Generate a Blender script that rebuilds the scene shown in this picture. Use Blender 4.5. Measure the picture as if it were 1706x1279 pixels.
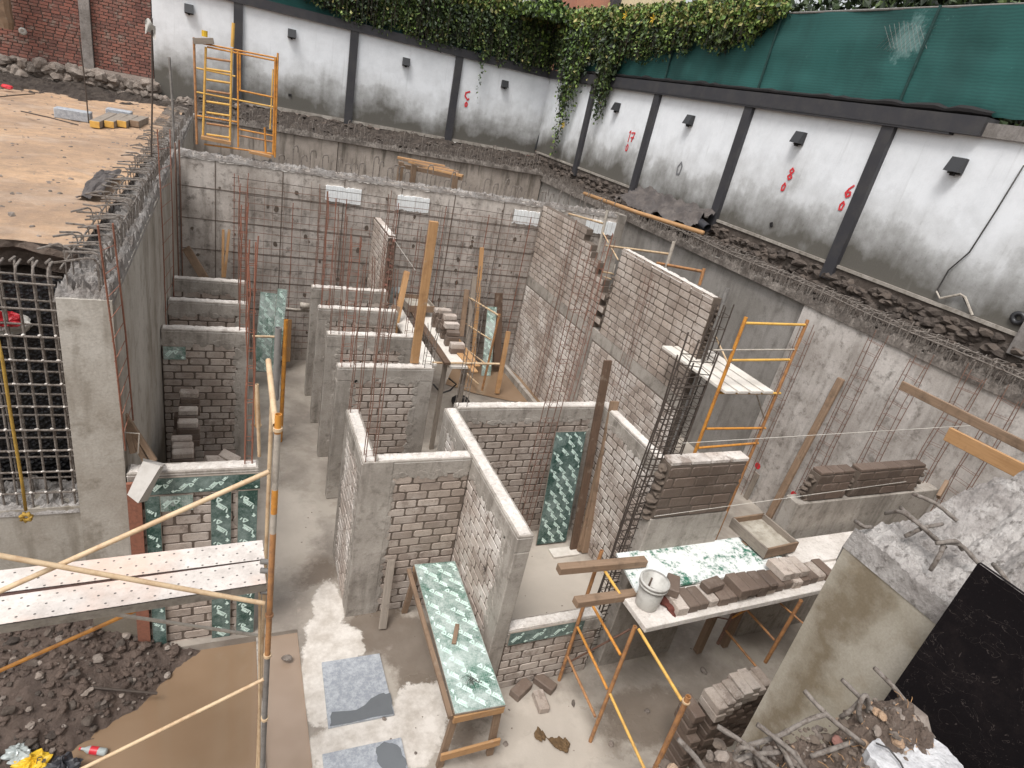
import bpy, math, random
import numpy as np
from mathutils import Vector, Matrix, Euler, noise as mn
R_ = math.radians
S = bpy.context.scene
COL = S.collection
for o in list(bpy.data.objects): bpy.data.objects.remove(o)

# ------------------------------------------------------------------ camera
CAMZ = 6.4
FPX = 1025.04
EUL = (1.13502296, -0.19773273, -0.38700579)
cam = bpy.data.cameras.new('camera'); co = bpy.data.objects.new('camera', cam); COL.objects.link(co)
co.location = (0, 0, CAMZ); co.rotation_euler = EUL
cam.sensor_width = 36; cam.lens = FPX/1706*36; cam.clip_end = 500; cam.clip_start = 0.05
S.camera = co
CR = np.array(Euler(EUL).to_matrix())
# ------------------------------------------------------------------ sky and light (overcast)
SUN_EL, SUN_AZ = 62, 232
w = bpy.data.worlds.new('World'); S.world = w; w.use_nodes = True
nt = w.node_tree; nt.nodes.clear()
sky = nt.nodes.new('ShaderNodeTexSky'); sky.sky_type = 'NISHITA'; sky.sun_disc = False
sky.sun_elevation = R_(SUN_EL); sky.sun_rotation = R_(SUN_AZ); sky.dust_density = 4; sky.air_density = 1.6; sky.ozone_density = 1
hs = nt.nodes.new('ShaderNodeHueSaturation'); hs.inputs['Saturation'].default_value = 0.16; hs.inputs['Value'].default_value = 1.0
bg = nt.nodes.new('ShaderNodeBackground'); bg.inputs['Strength'].default_value = 0.12
wo = nt.nodes.new('ShaderNodeOutputWorld')
nt.links.new(sky.outputs[0], hs.inputs['Color']); nt.links.new(hs.outputs[0], bg.inputs[0]); nt.links.new(bg.outputs[0], wo.inputs[0])
sl = bpy.data.lights.new('sun', 'SUN'); so = bpy.data.objects.new('sun', sl); COL.objects.link(so)
sl.energy = 1.5; sl.angle = R_(20); sl.color = (1, .98, .955)
el, az = R_(SUN_EL), R_(SUN_AZ)
sd = Vector((math.sin(az)*math.cos(el), math.cos(az)*math.cos(el), math.sin(el)))
so.rotation_euler = sd.to_track_quat('Z', 'Y').to_euler(); so.location = (0, 0, 30)
S.view_settings.view_transform = 'Standard'; S.view_settings.look = 'None'
S.view_settings.exposure = 0.60; S.view_settings.gamma = 1

# ------------------------------------------------------------------ helpers
def P(px, py, x=None, y=None, z=None):
    """a point of the place seen at photo pixel (px,py), at the given real plane"""
    d = CR @ np.array([(px-853)/FPX, -(py-639.5)/FPX, -1.0])
    if z is not None: t = (z-CAMZ)/d[2]
    elif y is not None: t = y/d[1]
    else: t = x/d[0]
    return Vector((d[0]*t, d[1]*t, CAMZ+d[2]*t))
def lin(c):
    if isinstance(c, str): c = tuple(int(c[i:i+2], 16)/255 for i in (0, 2, 4))
    return tuple((v/12.92 if v <= .04045 else ((v+.055)/1.055)**2.4) for v in c[:3])+(1,)

class NB:
    def __init__(s, name):
        s.m = bpy.data.materials.new(name); s.m.use_nodes = True; s.t = s.m.node_tree
        s.b = s.t.nodes['Principled BSDF']; s.g = s.n('ShaderNodeNewGeometry'); s.pos = s.g.outputs['Position']
    def n(s, k): return s.t.nodes.new(k)
    def L(s, a, b): s.t.links.new(a, b)
    def set(s, sock, v):
        if hasattr(v, 'links') or isinstance(v, bpy.types.NodeSocket): s.L(v, sock)
        else: sock.default_value = v
    def scale(s, v, sc, rot=None, loc=(0, 0, 0)):
        m = s.n('ShaderNodeMapping'); s.L(v, m.inputs[0]); m.inputs['Scale'].default_value = sc; m.inputs['Location'].default_value = loc
        if rot: m.inputs['Rotation'].default_value = rot
        return m.outputs[0]
    def noise(s, sc, det=4, vec=None, rough=.6, dist=0):
        k = s.n('ShaderNodeTexNoise'); k.inputs['Scale'].default_value = sc; k.inputs['Detail'].default_value = det
        k.inputs['Roughness'].default_value = rough; k.inputs['Distortion'].default_value = dist
        s.L(vec or s.pos, k.inputs['Vector']); return k.outputs['Fac']
    def vor(s, sc, vec=None, feat='F1', out='Distance'):
        k = s.n('ShaderNodeTexVoronoi'); k.feature = feat; k.inputs['Scale'].default_value = sc; s.L(vec or s.pos, k.inputs['Vector']); return k.outputs[out]
    def ramp(s, f, a, b, c0=0., c1=1.):
        k = s.n('ShaderNodeMapRange'); s.set(k.inputs[0], f); k.inputs[1].default_value = a; k.inputs[2].default_value = b
        k.inputs[3].default_value = c0; k.inputs[4].default_value = c1; k.clamp = True; return k.outputs[0]
    def mix(s, f, a, b, mode='MIX'):
        k = s.n('ShaderNodeMix'); k.data_type = 'RGBA'; k.blend_type = mode; s.set(k.inputs[0], f)
        for sock, v in ((k.inputs[6], a), (k.inputs[7], b)):
            if isinstance(v, str): v = lin(v)
            s.set(sock, v)
        return k.outputs[2]
    def math(s, op, a, b=0.):
        k = s.n('ShaderNodeMath'); k.operation = op; s.set(k.inputs[0], a); s.set(k.inputs[1], b); return k.outputs[0]
    def tint(s, name='tint'):
        k = s.n('ShaderNodeAttribute'); k.attribute_name = name; return k.outputs['Fac']
    def sep(s, v=None):
        k = s.n('ShaderNodeSeparateXYZ'); s.L(v or s.pos, k.inputs[0]); return k.outputs
    def bump(s, h, st=.5, d=.02):
        k = s.n('ShaderNodeBump'); k.inputs['Strength'].default_value = st; k.inputs['Distance'].default_value = d; s.L(h, k.inputs['Height'])
        s.L(k.outputs[0], s.b.inputs['Normal'])
    def out(s, c, rough=.85, metal=0., spec=None):
        s.set(s.b.inputs['Base Color'], lin(c) if isinstance(c, str) else c); s.set(s.b.inputs['Roughness'], rough); s.set(s.b.inputs['Metallic'], metal)
        if spec is not None: s.set(s.b.inputs['Specular IOR Level'], spec)
        return s.m

def m_concrete(name, base, dark, light, streak=.35, stain=.55, sc=1., bump=.35, joints=None, rough=.85, wetz=None):
    q = NB(name)
    big = q.noise(.9*sc, 5, rough=.65); med = q.noise(5*sc, 6, rough=.7); fine = q.noise(45, 3)
    c = q.mix(q.ramp(big, .38, .62), base, light)
    st = q.noise(1.0, 4, q.scale(q.pos, (5*sc, 5*sc, .7*sc)), rough=.6)
    c = q.mix(q.math('MULTIPLY', q.ramp(st, .5, .68), streak), c, dark)
    c = q.mix(q.math('MULTIPLY', q.ramp(med, .52, .72), stain), c, dark)
    c = q.mix(q.math('MULTIPLY', q.ramp(q.noise(2.2*sc, 7, q.scale(q.pos, (1, 1, 1), loc=(7, 3, 1)), rough=.75), .56, .7), .5*stain), c, light)
    if wetz is not None:
        z = q.sep()[2]
        h = q.math('ADD', z, q.math('MULTIPLY', q.noise(2.5, 4), -1.2))
        c = q.mix(q.ramp(h, wetz-.5, wetz-.9, 0, .7), c, dark)
    c = q.mix(.25, c, q.mix(fine, '000000', 'ffffff'), 'OVERLAY')
    q.bump(q.math('ADD', q.math('MULTIPLY', fine, .3), med), bump, .02)
    return q.out(c, rough)
def m_fg():
    q = NB('near_stained_concrete'); big = q.noise(1.1, 5); med = q.noise(5, 6, rough=.7); fine = q.noise(60, 4)
    c = q.mix(q.ramp(big, .36, .64), '9b9384', 'b6afa3'); c = q.mix(q.ramp(med, .5, .75, 0, .4), c, '7c7261')
    x = q.sep(); d = q.math('SUBTRACT', 2.0, x[1]); d = q.math('ADD', d, q.math('MULTIPLY', q.math('SUBTRACT', q.noise(2.2, 6, rough=.65), .5), .75))
    band = q.math('ABSOLUTE', q.math('SUBTRACT', d, .12)); c = q.mix(q.ramp(band, .17, .02, 0, .75), c, '6b5c45')
    c = q.mix(q.math('MULTIPLY', q.ramp(q.noise(1.7, 7, q.scale(q.pos, (1, 1, 1), loc=(4, 2, 8)), rough=.7), .55, .7), .5), c, '8b7c64')
    c = q.mix(.25, c, q.mix(fine, '000000', 'ffffff'), 'OVERLAY'); q.bump(q.math('ADD', med, q.math('MULTIPLY', fine, .4)), .3, .012); return q.out(c, .8)
def m_plain(name, c, rough=.6, metal=0., var=.25, dark='30241c', sc=9., bump=.15, spec=None):
    q = NB(name); n = q.noise(sc, 5, rough=.7)
    col = q.mix(q.math('MULTIPLY', q.ramp(n, .45, .7), var), c, dark)
    q.bump(n, bump, .01)
    return q.out(col, rough, metal, spec)
def m_wood(name, a, b, dark='3d2c20', sc=1.):
    q = NB(name); t = q.tint()
    v = q.n('ShaderNodeTexCoord').outputs['Object']
    uv = q.n('ShaderNodeUVMap').outputs[0]
    g = q.noise(1, 6, q.scale(uv, (2.2*sc, 34*sc, 1)), rough=.7, dist=.6)
    c = q.mix(q.ramp(g, .3, .7), a, b)
    d = q.noise(3.5, 5, rough=.7)
    c = q.mix(q.ramp(d, .52, .75, 0, .75), c, dark)
    c = q.mix(q.ramp(q.noise(6, 5, q.scale(q.pos, (1, 1, 1), loc=(5, 5, 5))), .6, .72, 0, .5), c, 'a79a8b')
    c = q.mix(q.ramp(t, 0, 1, .0, .4), c, dark)
    q.bump(g, .3, .006)
    return q.out(c, .8)
def m_block(name, a, b, light, mort=None, pale=.5, wet=0.):
    q = NB(name); t = q.tint()
    c = q.mix(q.ramp(t, 0, 1), a, b)
    n = q.noise(1.3, 5, rough=.6); n2 = q.noise(14, 6, rough=.75)
    c = q.mix(q.math('MULTIPLY', q.ramp(n, .42, .62), pale), c, light)
    c = q.mix(q.ramp(n2, .5, .75, 0, .5), c, '5d5049')
    sm = q.noise(3.2, 8, q.scale(q.pos, (1, 1, 1), loc=(11, 2, 6)), rough=.8)
    c = q.mix(q.ramp(sm, .54, .6, 0, .85 if not wet else .3), c, mort or '8a7c72')
    c = q.mix(q.ramp(q.noise(7, 6, q.scale(q.pos, (1, 1, 1), loc=(3, 9, 2)), rough=.7), .6, .75, 0, .6), c, light)
    c = q.mix(.2, c, q.mix(q.noise(90, 2), '000000', 'ffffff'), 'OVERLAY')
    q.bump(q.math('ADD', n2, q.math('MULTIPLY', q.noise(60, 3), .5)), .5, .012)
    return q.out(c, .9-wet*.3)

M = {}
M['conc_left'] = m_concrete('smooth_concrete', '989085', '635848', 'b5afa6', .65, .6, .8, wetz=.9)
M['conc_right'] = m_concrete('mottled_concrete', 'a8a099', '675f57', 'c8c1bb', .35, .9, 1.3)
M['conc_rdark'] = m_concrete('dark_concrete', '827d77', '5e5852', '95908b', .5, .6)
M['conc_back'] = m_concrete('board_marked_concrete', '9f958c', '4a4138', 'c6bdb5', .45, .9, 1.2, .5)
M['conc_far'] = m_concrete('streaked_concrete', '8b8178', '5d554c', 'a69b91', .9, .3, 1.2)
M['conc_beam'] = m_concrete('beam_concrete', '918980', '5a5148', 'aaa299', .45, .7, 1.5)
M['conc_cap'] = m_concrete('pale_cap', 'c6beb6', '8f8378', 'dad3cc', 0, .6, 3., .5)
M['conc_fg'] = m_concrete('near_concrete', 'a49c8e', '695d4c', 'bbb4a8', .5, .5, .9, .2)
M['rubble'] = m_concrete('rough_rubble', '7a726c', '3b3430', '999490', .1, .9, 4., 1.)
M['shot'] = m_concrete('rough_shotcrete', '86807c', '474039', 'aba6a2', .1, .9, 3., 1.)
M['block'] = m_block('grey_block', 'b0a195', '8f8176', 'cfc5bc')
M['block_pale'] = m_block('pale_block', 'baaca1', '9c8e84', 'dcd5ce', pale=.85)
M['block_wet'] = m_block('wet_block', '6b5a4f', '51443b', '88796d', pale=.25, wet=1)
M['rubble_dark'] = m_concrete('dark_rubble', '4d453f', '2a2521', '756d66', .1, .9, 4., 1.)
M['mortar'] = m_plain('mortar', '675b51', .95, 0, .5, '4a4039', 8, .6)
M['mortar_pale'] = m_plain('mortar_pale', '7c7067', .95, 0, .5, '544a44', 8, .6)
M['red_brick'] = m_block('red_brick', '935f52', '6b4a44', 'a07a6c', pale=.25)
M['red_mortar'] = m_plain('dark_mortar', '564943', .95, 0, .4, '332b27', 6, .5)
M['wood_new'] = m_wood('fresh_timber', 'bd9468', 'a37a50', '7d5b3e')
M['wood_old'] = m_wood('old_timber', '9a8069', '7c6551', '4f4033')
M['wood_grey'] = m_wood('weathered_timber', 'a1968a', '7f7469', '5b5047')
M['wood_dark'] = m_wood('wet_timber', '6d5645', '574335', '33271f')
M['orange'] = m_plain('orange_paint', 'cc8c3c', .5, 0, .8, '86573a', 9, .1)
M['orange_dull'] = m_plain('rusty_orange_paint', 'ad7c50', .6, 0, .8, '6b5042', 12, .1)
M['yellow'] = m_plain('yellow_paint', 'd8aa55', .5, 0, .6, '996b40', 9, .1)
M['galv'] = m_plain('dusty_steel', 'b0a79b', .6, .0, .6, '6d625a', 14, .1)
M['palepipe'] = m_plain('cream_painted_pipe', 'c9b08f', .5, 0, .8, '9a7350', 7, .1)
M['greypole'] = m_plain('grey_pole', '7e7a76', .7, 0, .6, '4b4541', 10, .2)
M['rust'] = m_plain('rusty_rebar', '7c5e50', .85, 0, .6, '4c3c34', 25, .2)
M['rust_red'] = m_plain('red_rust_rebar', '8d5c49', .85, 0, .6, '5c4034', 25, .2)
M['rebar_dark'] = m_plain('dark_rebar', '4a4039', .8, 0, .5, '2c2521', 25, .2)
M['rebar_grey'] = m_plain('mortar_caked_rebar', '7d756e', .9, 0, 1., '46392f', 24, 1.)
M['wire'] = m_plain('binding_wire', '6a5348', .7, 0, .3)
M['string'] = m_plain('white_line', 'd8d2c8', .8, 0, .1)
M['black_post'] = m_plain('black_paint', '37363a', .55, 0, .5, '4d4a47', 3, .1)
M['grey_post'] = m_concrete('grey_post', '77716c', '504a46', '8f8985', .3, .6, 3.)
M['net_post'] = m_plain('net_covered_post', '163633', .8, 0, .3, '2c5a55')
M['lampblack'] = m_plain('lamp_black', '333335', .4, 0, .2, '1c1c1c')
M['red_paint'] = m_plain('red_spray', 'cf3038', .8, 0, .2, 'e0706c')
M['grey_paint'] = m_plain('grey_spray', '77777a', .8, 0, .2)
M['white_ply'] = m_plain('white_board', 'd9d2c9', .7, 0, .35, 'a09484', 6, .2)
M['styro'] = m_plain('white_foam', 'eef0f0', .7, 0, .3, 'a9a39c', 9, .3)
M['black_film'] = m_plain('black_film', '1a1718', .75, 0, .3, '2c2523', 30, .5)
M['plastic_w'] = m_plain('dirty_white_plastic', 'b9b6b0', .5, 0, .6, '7d776f', 6, .1)
M['yellow_rope'] = m_plain('yellow_rope', 'a9873a', .8, 0, .5, '6a542a', 20)
M['red_cloth'] = m_plain('dark_red_glove', '6b3a30', .9, 0, .6, '3a211c', 25, .8)
M['cloth'] = m_plain('mud_brown_cloth', '6a5338', .9, 0, .6, '3c2e20', 12, .8)
M['paper'] = m_plain('cement_paper', 'b6b1ab', .85, 0, .4, '8a837b', 5, .3)
M['tyre'] = m_plain('grey_rubber_pipe', '35353a', .5, 0, .4)
M['cable'] = m_plain('dark_cable', '3d3a38', .6)
M['red_plastic'] = m_plain('red_plastic', 'c8303a', .4, 0, .1)
M['yellow_plastic'] = m_plain('yellow_plastic', 'd9b02c', .5, 0, .3, '8f7a2a')
M['clear'] = m_plain('cloudy_plastic', 'aab0ae', .25, 0, .4, '70706a')
M['tarp'] = m_plain('dusty_black_tarp', '4c4644', .7, 0, .7, '6f6660', 3, .4)

def mm():
    # sandy lot
    q = NB('sandy_ground'); n = q.noise(.55, 6, rough=.65); n2 = q.noise(5, 8, rough=.75); f = q.noise(38, 4, rough=.8)
    c = q.mix(q.ramp(n, .35, .65), '9a806a', 'c4a180'); c = q.mix(q.ramp(n2, .46, .64, 0, .75), c, '8a7564')
    c = q.mix(q.ramp(q.noise(1.3, 5, q.scale(q.pos, (1, 1, 1), loc=(2, 8, 0))), .52, .66, 0, .6), c, 'b8a391')
    c = q.mix(q.ramp(f, .58, .72, 0, .5), c, 'dcc8ae'); c = q.mix(q.ramp(f, .42, .3, 0, .5), c, '6f5a47')
    q.bump(q.math('ADD', n2, f), .6, .03); M['sand'] = q.out(c, .95)
    q = NB('scuffed_black_film'); f = q.noise(70, 3, rough=.8); g = q.noise(3, 7, rough=.8); w_ = q.noise(2.5, 3, dist=3.)
    c = q.mix(q.ramp(g, .5, .7, 0, .5), '120e10', '2a2322'); c = q.mix(q.ramp(f, .66, .74, 0, .5), c, '6a6260')
    ln = q.math('ABSOLUTE', q.math('SUBTRACT', w_, .5)); c = q.mix(q.ramp(ln, .004, .0, 0, .5), c, '6a605c'); q.bump(f, .5, .004); M['film_fg'] = q.out(c, .9, 0, .15)
    # dark soil
    q = NB('dark_soil'); n = q.noise(3, 8, rough=.75); f = q.noise(25, 5, rough=.8)
    c = q.mix(q.ramp(n, .35, .68), '57483e', '7f7065'); c = q.mix(q.ramp(f, .6, .75, 0, .6), c, 'a39a90'); c = q.mix(q.ramp(f, .4, .28, 0, .6), c, '2e2621')
    q.bump(q.math('ADD', n, f), .9, .04); M['soil'] = q.out(c, .9)
    q = NB('wet_mud'); n = q.noise(4, 8, rough=.75); f = q.noise(25, 5, rough=.8)
    c = q.mix(q.ramp(n, .35, .68), '4a3d36', '6a5a50'); c = q.mix(q.ramp(f, .6, .75, 0, .4), c, '857a70')
    q.bump(q.math('ADD', n, f), .8, .03); M['mud'] = q.out(c, .6)
    q = NB('dark_bank_soil'); n = q.noise(3, 8, rough=.75); f = q.noise(25, 5, rough=.8)
    c = q.mix(q.ramp(n, .35, .68), '332b26', '544a42'); c = q.mix(q.ramp(f, .62, .75, 0, .5), c, '8a8077'); c = q.mix(q.ramp(f, .4, .28, 0, .6), c, '241e1a')
    q.bump(q.math('ADD', n, f), .9, .04); M['bank'] = q.out(c, .9)
    q = NB('dark_stone'); t = q.tint(); n = q.noise(6, 8, rough=.75)
    c = q.mix(q.ramp(t, 0, 1), '574c44', '3b332e'); c = q.mix(q.ramp(n, .45, .7, 0, .6), c, '71675f'); q.bump(n, .8, .03); M['stone_dark'] = q.out(c, .9)
    q = NB('field_stone'); t = q.tint(); n = q.noise(6, 8, rough=.75)
    c = q.mix(q.ramp(t, 0, 1), '8a7d73', '5f564f'); c = q.mix(q.ramp(n, .45, .7, 0, .8), c, '9f958c'); c = q.mix(q.ramp(n, .45, .3, 0, .7), c, '403831')
    q.bump(n, .8, .03); M['stone'] = q.out(c, .9)
    # pit slab: wet brown concrete with drier pale patches
    q = NB('wet_slab'); n = q.noise(.7, 6, rough=.6, dist=.4); n2 = q.noise(4, 7, rough=.7); f = q.noise(30, 4)
    c = q.mix(q.ramp(n, .4, .6), '827970', 'aba297'); c = q.mix(q.ramp(n2, .5, .7, 0, .6), c, '655b52')
    c = q.mix(q.ramp(n2, .55, .68, 0, .5), c, 'b3a79b')
    xyz = q.sep(); w2 = q.noise(2.2, 7, rough=.7)
    def blob(cx, cy, rx, ry):
        dx = q.math('DIVIDE', q.math('SUBTRACT', xyz[0], cx), rx); dy = q.math('DIVIDE', q.math('SUBTRACT', xyz[1], cy), ry)
        r = q.math('SQRT', q.math('ADD', q.math('MULTIPLY', dx, dx), q.math('MULTIPLY', dy, dy)))
        return q.math('ADD', r, q.math('MULTIPLY', q.math('SUBTRACT', w2, .5), 1.9))
    dry = None
    for b in ((1.2, 6.05, .2, .55), (1.18, 5.45, .34, .45), (1.0, 4.9, .24, .5), (1.5, 4.1, .75, .36), (2.05, 4.42, .32, .3), (1.05, 3.5, .35, .8)):
        k = blob(*b); dry = k if dry is None else q.math('MINIMUM', dry, k)
    wet = None
    for b in ((1.75, 5.65, .45, .4), (2.25, 4.9, .45, .9), (1.05, 6.75, .35, .35), (2.7, 3.9, .5, .3), (4.6, 3.6, .8, .4)):
        k = blob(*b); wet = k if wet is None else q.math('MINIMUM', wet, k)
    c = q.mix(q.ramp(wet, 1.15, .85, 0, .75), c, '675a4e')
    c = q.mix(q.ramp(dry, 1.06, .94), c, q.mix(q.ramp(n2, .38, .62), 'd4cdc5', 'b3aaa0'))
    pale = None
    for b in ((.8, 7.7, .45, 1.1), (4.3, 5.7, 1.1, 1.2), (3.3, 3.7, .7, .6)):
        k = blob(*b); pale = k if pale is None else q.math('MINIMUM', pale, k)
    c = q.mix(q.ramp(pale, 1.25, .7, 0, .7), c, 'c0b6aa')
    q.bump(q.math('ADD', n2, q.math('MULTIPLY', f, .3)), .25, .02)
    M['slab'] = q.out(c, q.math('MAXIMUM', q.ramp(q.math('MULTIPLY', wet, 1.), .85, 1.15, .12, .3), q.math('MAXIMUM', q.ramp(q.noise(.9, 5, q.scale(q.pos, (1, 1, 1), loc=(3, 1, 0))), .42, .58, .16, .75), q.ramp(dry, 1.03, .95, 0, .8))))
    q = NB('muddy_water'); n = q.noise(.6, 3); c = q.mix(q.ramp(n, .35, .65), '7b6550', '8a735d')
    q.bump(q.noise(3, 3), .05, .01); M['water'] = q.out(c, .08)
    q = NB('silty_water'); n = q.noise(1.2, 3); c = q.mix(q.ramp(n, .35, .65), '8c7968', '9c8979')
    q.bump(q.noise(3, 3), .04, .01); M['silt'] = q.out(c, .12)
    # white painted boundary wall: grime rises from the bottom of every bay
    q = NB('grimy_white_paint'); x = q.sep(); big = q.noise(.55, 4, rough=.5); med = q.noise(2.2, 7, rough=.7); fine = q.noise(30, 4)
    st = q.noise(1, 5, q.scale(q.pos, (7, 7, .35)), rough=.65)
    c = q.mix(q.ramp(med, .4, .65, 0, .5), 'e9ebee', 'd3d5d8')
    h = q.math('ADD', x[2], q.math('MULTIPLY', q.math('SUBTRACT', big, .5), -2.0)); h = q.math('ADD', h, q.math('MULTIPLY', q.math('SUBTRACT', med, .5), -.55))
    h = q.math('ADD', h, q.math('MULTIPLY', q.math('SUBTRACT', st, .5), -.3))
    c = q.mix(q.ramp(h, 6.35, 5.4, 0, .6), c, 'a8a6a2'); c = q.mix(q.ramp(h, 5.75, 4.85, 0, .93), c, '4f4a41'); sp = q.noise(11, 6, rough=.8)
    c = q.mix(q.math('MULTIPLY', q.ramp(h, 6.0, 5.1), q.ramp(sp, .55, .68, 0, .5)), c, '56524a'); c = q.mix(q.math('MULTIPLY', q.ramp(sp, .68, .74), .4), c, '8b8883')
    c = q.mix(q.ramp(st, .6, .8, 0, .35), c, '8f8e8a')
    c = q.mix(.15, c, q.mix(fine, '000000', 'ffffff'), 'OVERLAY')
    q.bump(fine, .35, .006); M['white_wall'] = q.out(c, .75)
    # green film-faced plywood with plaster smears; UV in metres
    q = NB('green_form_board'); uv = q.n('ShaderNodeUVMap').outputs[0]; s = q.sep(uv)
    n = q.noise(3, 7, rough=.75, dist=.5); n2 = q.noise(13, 7, rough=.8)
    c = q.mix(q.ramp(q.noise(1.4, 3), .4, .6), '2d4d40', '476a5a')
    gx = q.math('LESS_THAN', q.math('FRACT', q.math('MULTIPLY', s[0], 45)), .22); gy = q.math('LESS_THAN', q.math('FRACT', q.math('MULTIPLY', s[1], 45)), .22)
    c = q.mix(q.math('MULTIPLY', q.math('MAXIMUM', gx, gy), .35), c, '86b8a5')
    k = q.math('ADD', n, q.math('MULTIPLY', q.math('SUBTRACT', n2, .5), .5))
    c = q.mix(q.ramp(k, .36, .66, 0, .9), c, 'c3ccc7'); c = q.mix(q.ramp(q.noise(40, 4, rough=.8), .52, .66, 0, .5), c, 'd5dbd7')
    M['green'] = q.out(c, .5)
    q = NB('green_board_white_over'); n = q.noise(2.2, 7, rough=.75); n2 = q.noise(15, 7, rough=.8)
    k = q.math('ADD', n, q.math('MULTIPLY', q.math('SUBTRACT', n2, .5), .6))
    c = q.mix(q.ramp(k, .40, .5), '2f6b55', 'dcdedb'); M['green_white'] = q.out(c, .6)
    q = NB('green_board_worn_dark'); n = q.noise(2.2, 7, rough=.75); n2 = q.noise(15, 7, rough=.8)
    k = q.math('ADD', n, q.math('MULTIPLY', q.math('SUBTRACT', n2, .5), .6))
    c = q.mix(q.ramp(k, .38, .68, 0, .8), '22423a', '8c9b96'); c = q.mix(q.ramp(q.noise(35, 4, rough=.8), .54, .68, 0, .35), c, 'a9b5b0'); M['green_dark'] = q.out(c, .55)
    M['print'] = m_plain('white_print', 'd5e8df', .6, 0, .4, '7fa896', 14)
    # netting
    q = NB('green_netting'); n = q.noise(.35, 4); f = q.n('ShaderNodeTexWave'); q.L(q.pos, f.inputs['Vector']); f.inputs['Scale'].default_value = 6; f.bands_direction = 'Z'; f.inputs['Distortion'].default_value = 3
    c = q.mix(q.ramp(n, .35, .7), '19423f', '235955'); c = q.mix(q.math('MULTIPLY', f.outputs['Fac'], .18), c, '357a73')
    x = q.sep()
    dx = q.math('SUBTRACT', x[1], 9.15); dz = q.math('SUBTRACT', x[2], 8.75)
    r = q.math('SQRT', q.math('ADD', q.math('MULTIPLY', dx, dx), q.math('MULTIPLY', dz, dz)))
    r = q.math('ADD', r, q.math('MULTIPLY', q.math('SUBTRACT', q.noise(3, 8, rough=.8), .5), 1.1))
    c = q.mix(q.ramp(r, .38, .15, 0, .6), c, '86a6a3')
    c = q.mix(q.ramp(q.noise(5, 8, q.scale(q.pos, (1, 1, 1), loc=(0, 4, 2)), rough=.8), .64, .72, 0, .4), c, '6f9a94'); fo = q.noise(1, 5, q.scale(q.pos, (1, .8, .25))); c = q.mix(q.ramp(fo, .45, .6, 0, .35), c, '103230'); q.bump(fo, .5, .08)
    M['net'] = q.out(c, .8)
    # leaves
    for nm, a, b, d in (('leaf', '3a4c28', '62743a', '202c17'), ('leaf_dark', '26331f', '3f4c2d', '151d12'), ('leaf_bright', '64803a', '90a050', '3f5a2a'), ('leaf_dry', '8b8a4f', 'b0a46a', '5c5a34')):
        q = NB(nm); t = q.tint(); c = q.mix(q.ramp(t, .4, 1), a, b); c = q.mix(q.ramp(t, .45, 0), c, d)
        q.b.inputs['Transmission Weight'].default_value = 0
        q.b.inputs['Subsurface Weight'].default_value = 0; M[nm] = q.out(c, .55)
    q = NB('black_dimple_sheet'); v = q.vor(28); q.bump(v, .9, .02); M['dimple'] = q.out(q.mix(q.ramp(v, .1, .5), '222026', '0b0a0c'), .4)
    # perforated planks
    q = NB('perforated_steel'); uv = q.n('ShaderNodeUVMap').outputs[0]; s = q.sep(uv)
    row = q.math('FLOOR', q.math('MULTIPLY', s[1], 14)); off = q.math('MULTIPLY', q.math('MODULO', row, 2.), .5)
    fx = q.math('SUBTRACT', q.math('FRACT', q.math('ADD', q.math('MULTIPLY', s[0], 12), off)), .5)
    fy = q.math('SUBTRACT', q.math('FRACT', q.math('MULTIPLY', s[1], 14)), .5)
    r = q.math('SQRT', q.math('ADD', q.math('MULTIPLY', fx, fx), q.math('MULTIPLY', fy, fy)))
    n = q.noise(6, 7, rough=.75); n2 = q.noise(50, 3)
    c = q.mix(q.ramp(n, .4, .65), 'd6cdc6', 'b9b0a9'); c = q.mix(q.ramp(n2, .55, .7, 0, .4), c, '989188')
    c = q.mix(q.ramp(q.noise(1.1, 4), .48, .62, 0, .6), c, 'd0ad98')
    c = q.mix(q.math('LESS_THAN', r, .085), c, '5a5450')
    M['perf'] = q.out(c, .7)
    M['pink_edge'] = m_plain('pinkish_steel_edge', 'b08f86', .7, 0, .4)
    q = NB('grey_panel'); n = q.noise(16, 7, rough=.8); b = q.noise(1.8, 5)
    c = q.mix(q.ramp(n, .42, .62), '8f939a', 'b4b7bb'); M['tile'] = q.out(c, .6)
    M['slab_grey'] = m_concrete('broken_slab_grey', 'a7a6a8', '7f7b78', 'c6c5c6', 0, .6, 6., .5)
    M['tile_wet'] = m_plain('wet_grey_panel', '6c6f72', .12, 0, .2, '5a5c5e')
    for nm, c in (('b_white', 'e4e2de'), ('b_orange', 'b5806a'), ('b_cream', 'd8c9a4'), ('b_red', '9a4f42'), ('b_dark', '3b3b40'), ('bark', '4a4038')):
        M[nm] = m_plain(nm, c, .85, 0, .25, '8a8078' if nm != 'bark' else '2a221c', 2)
mm()

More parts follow.
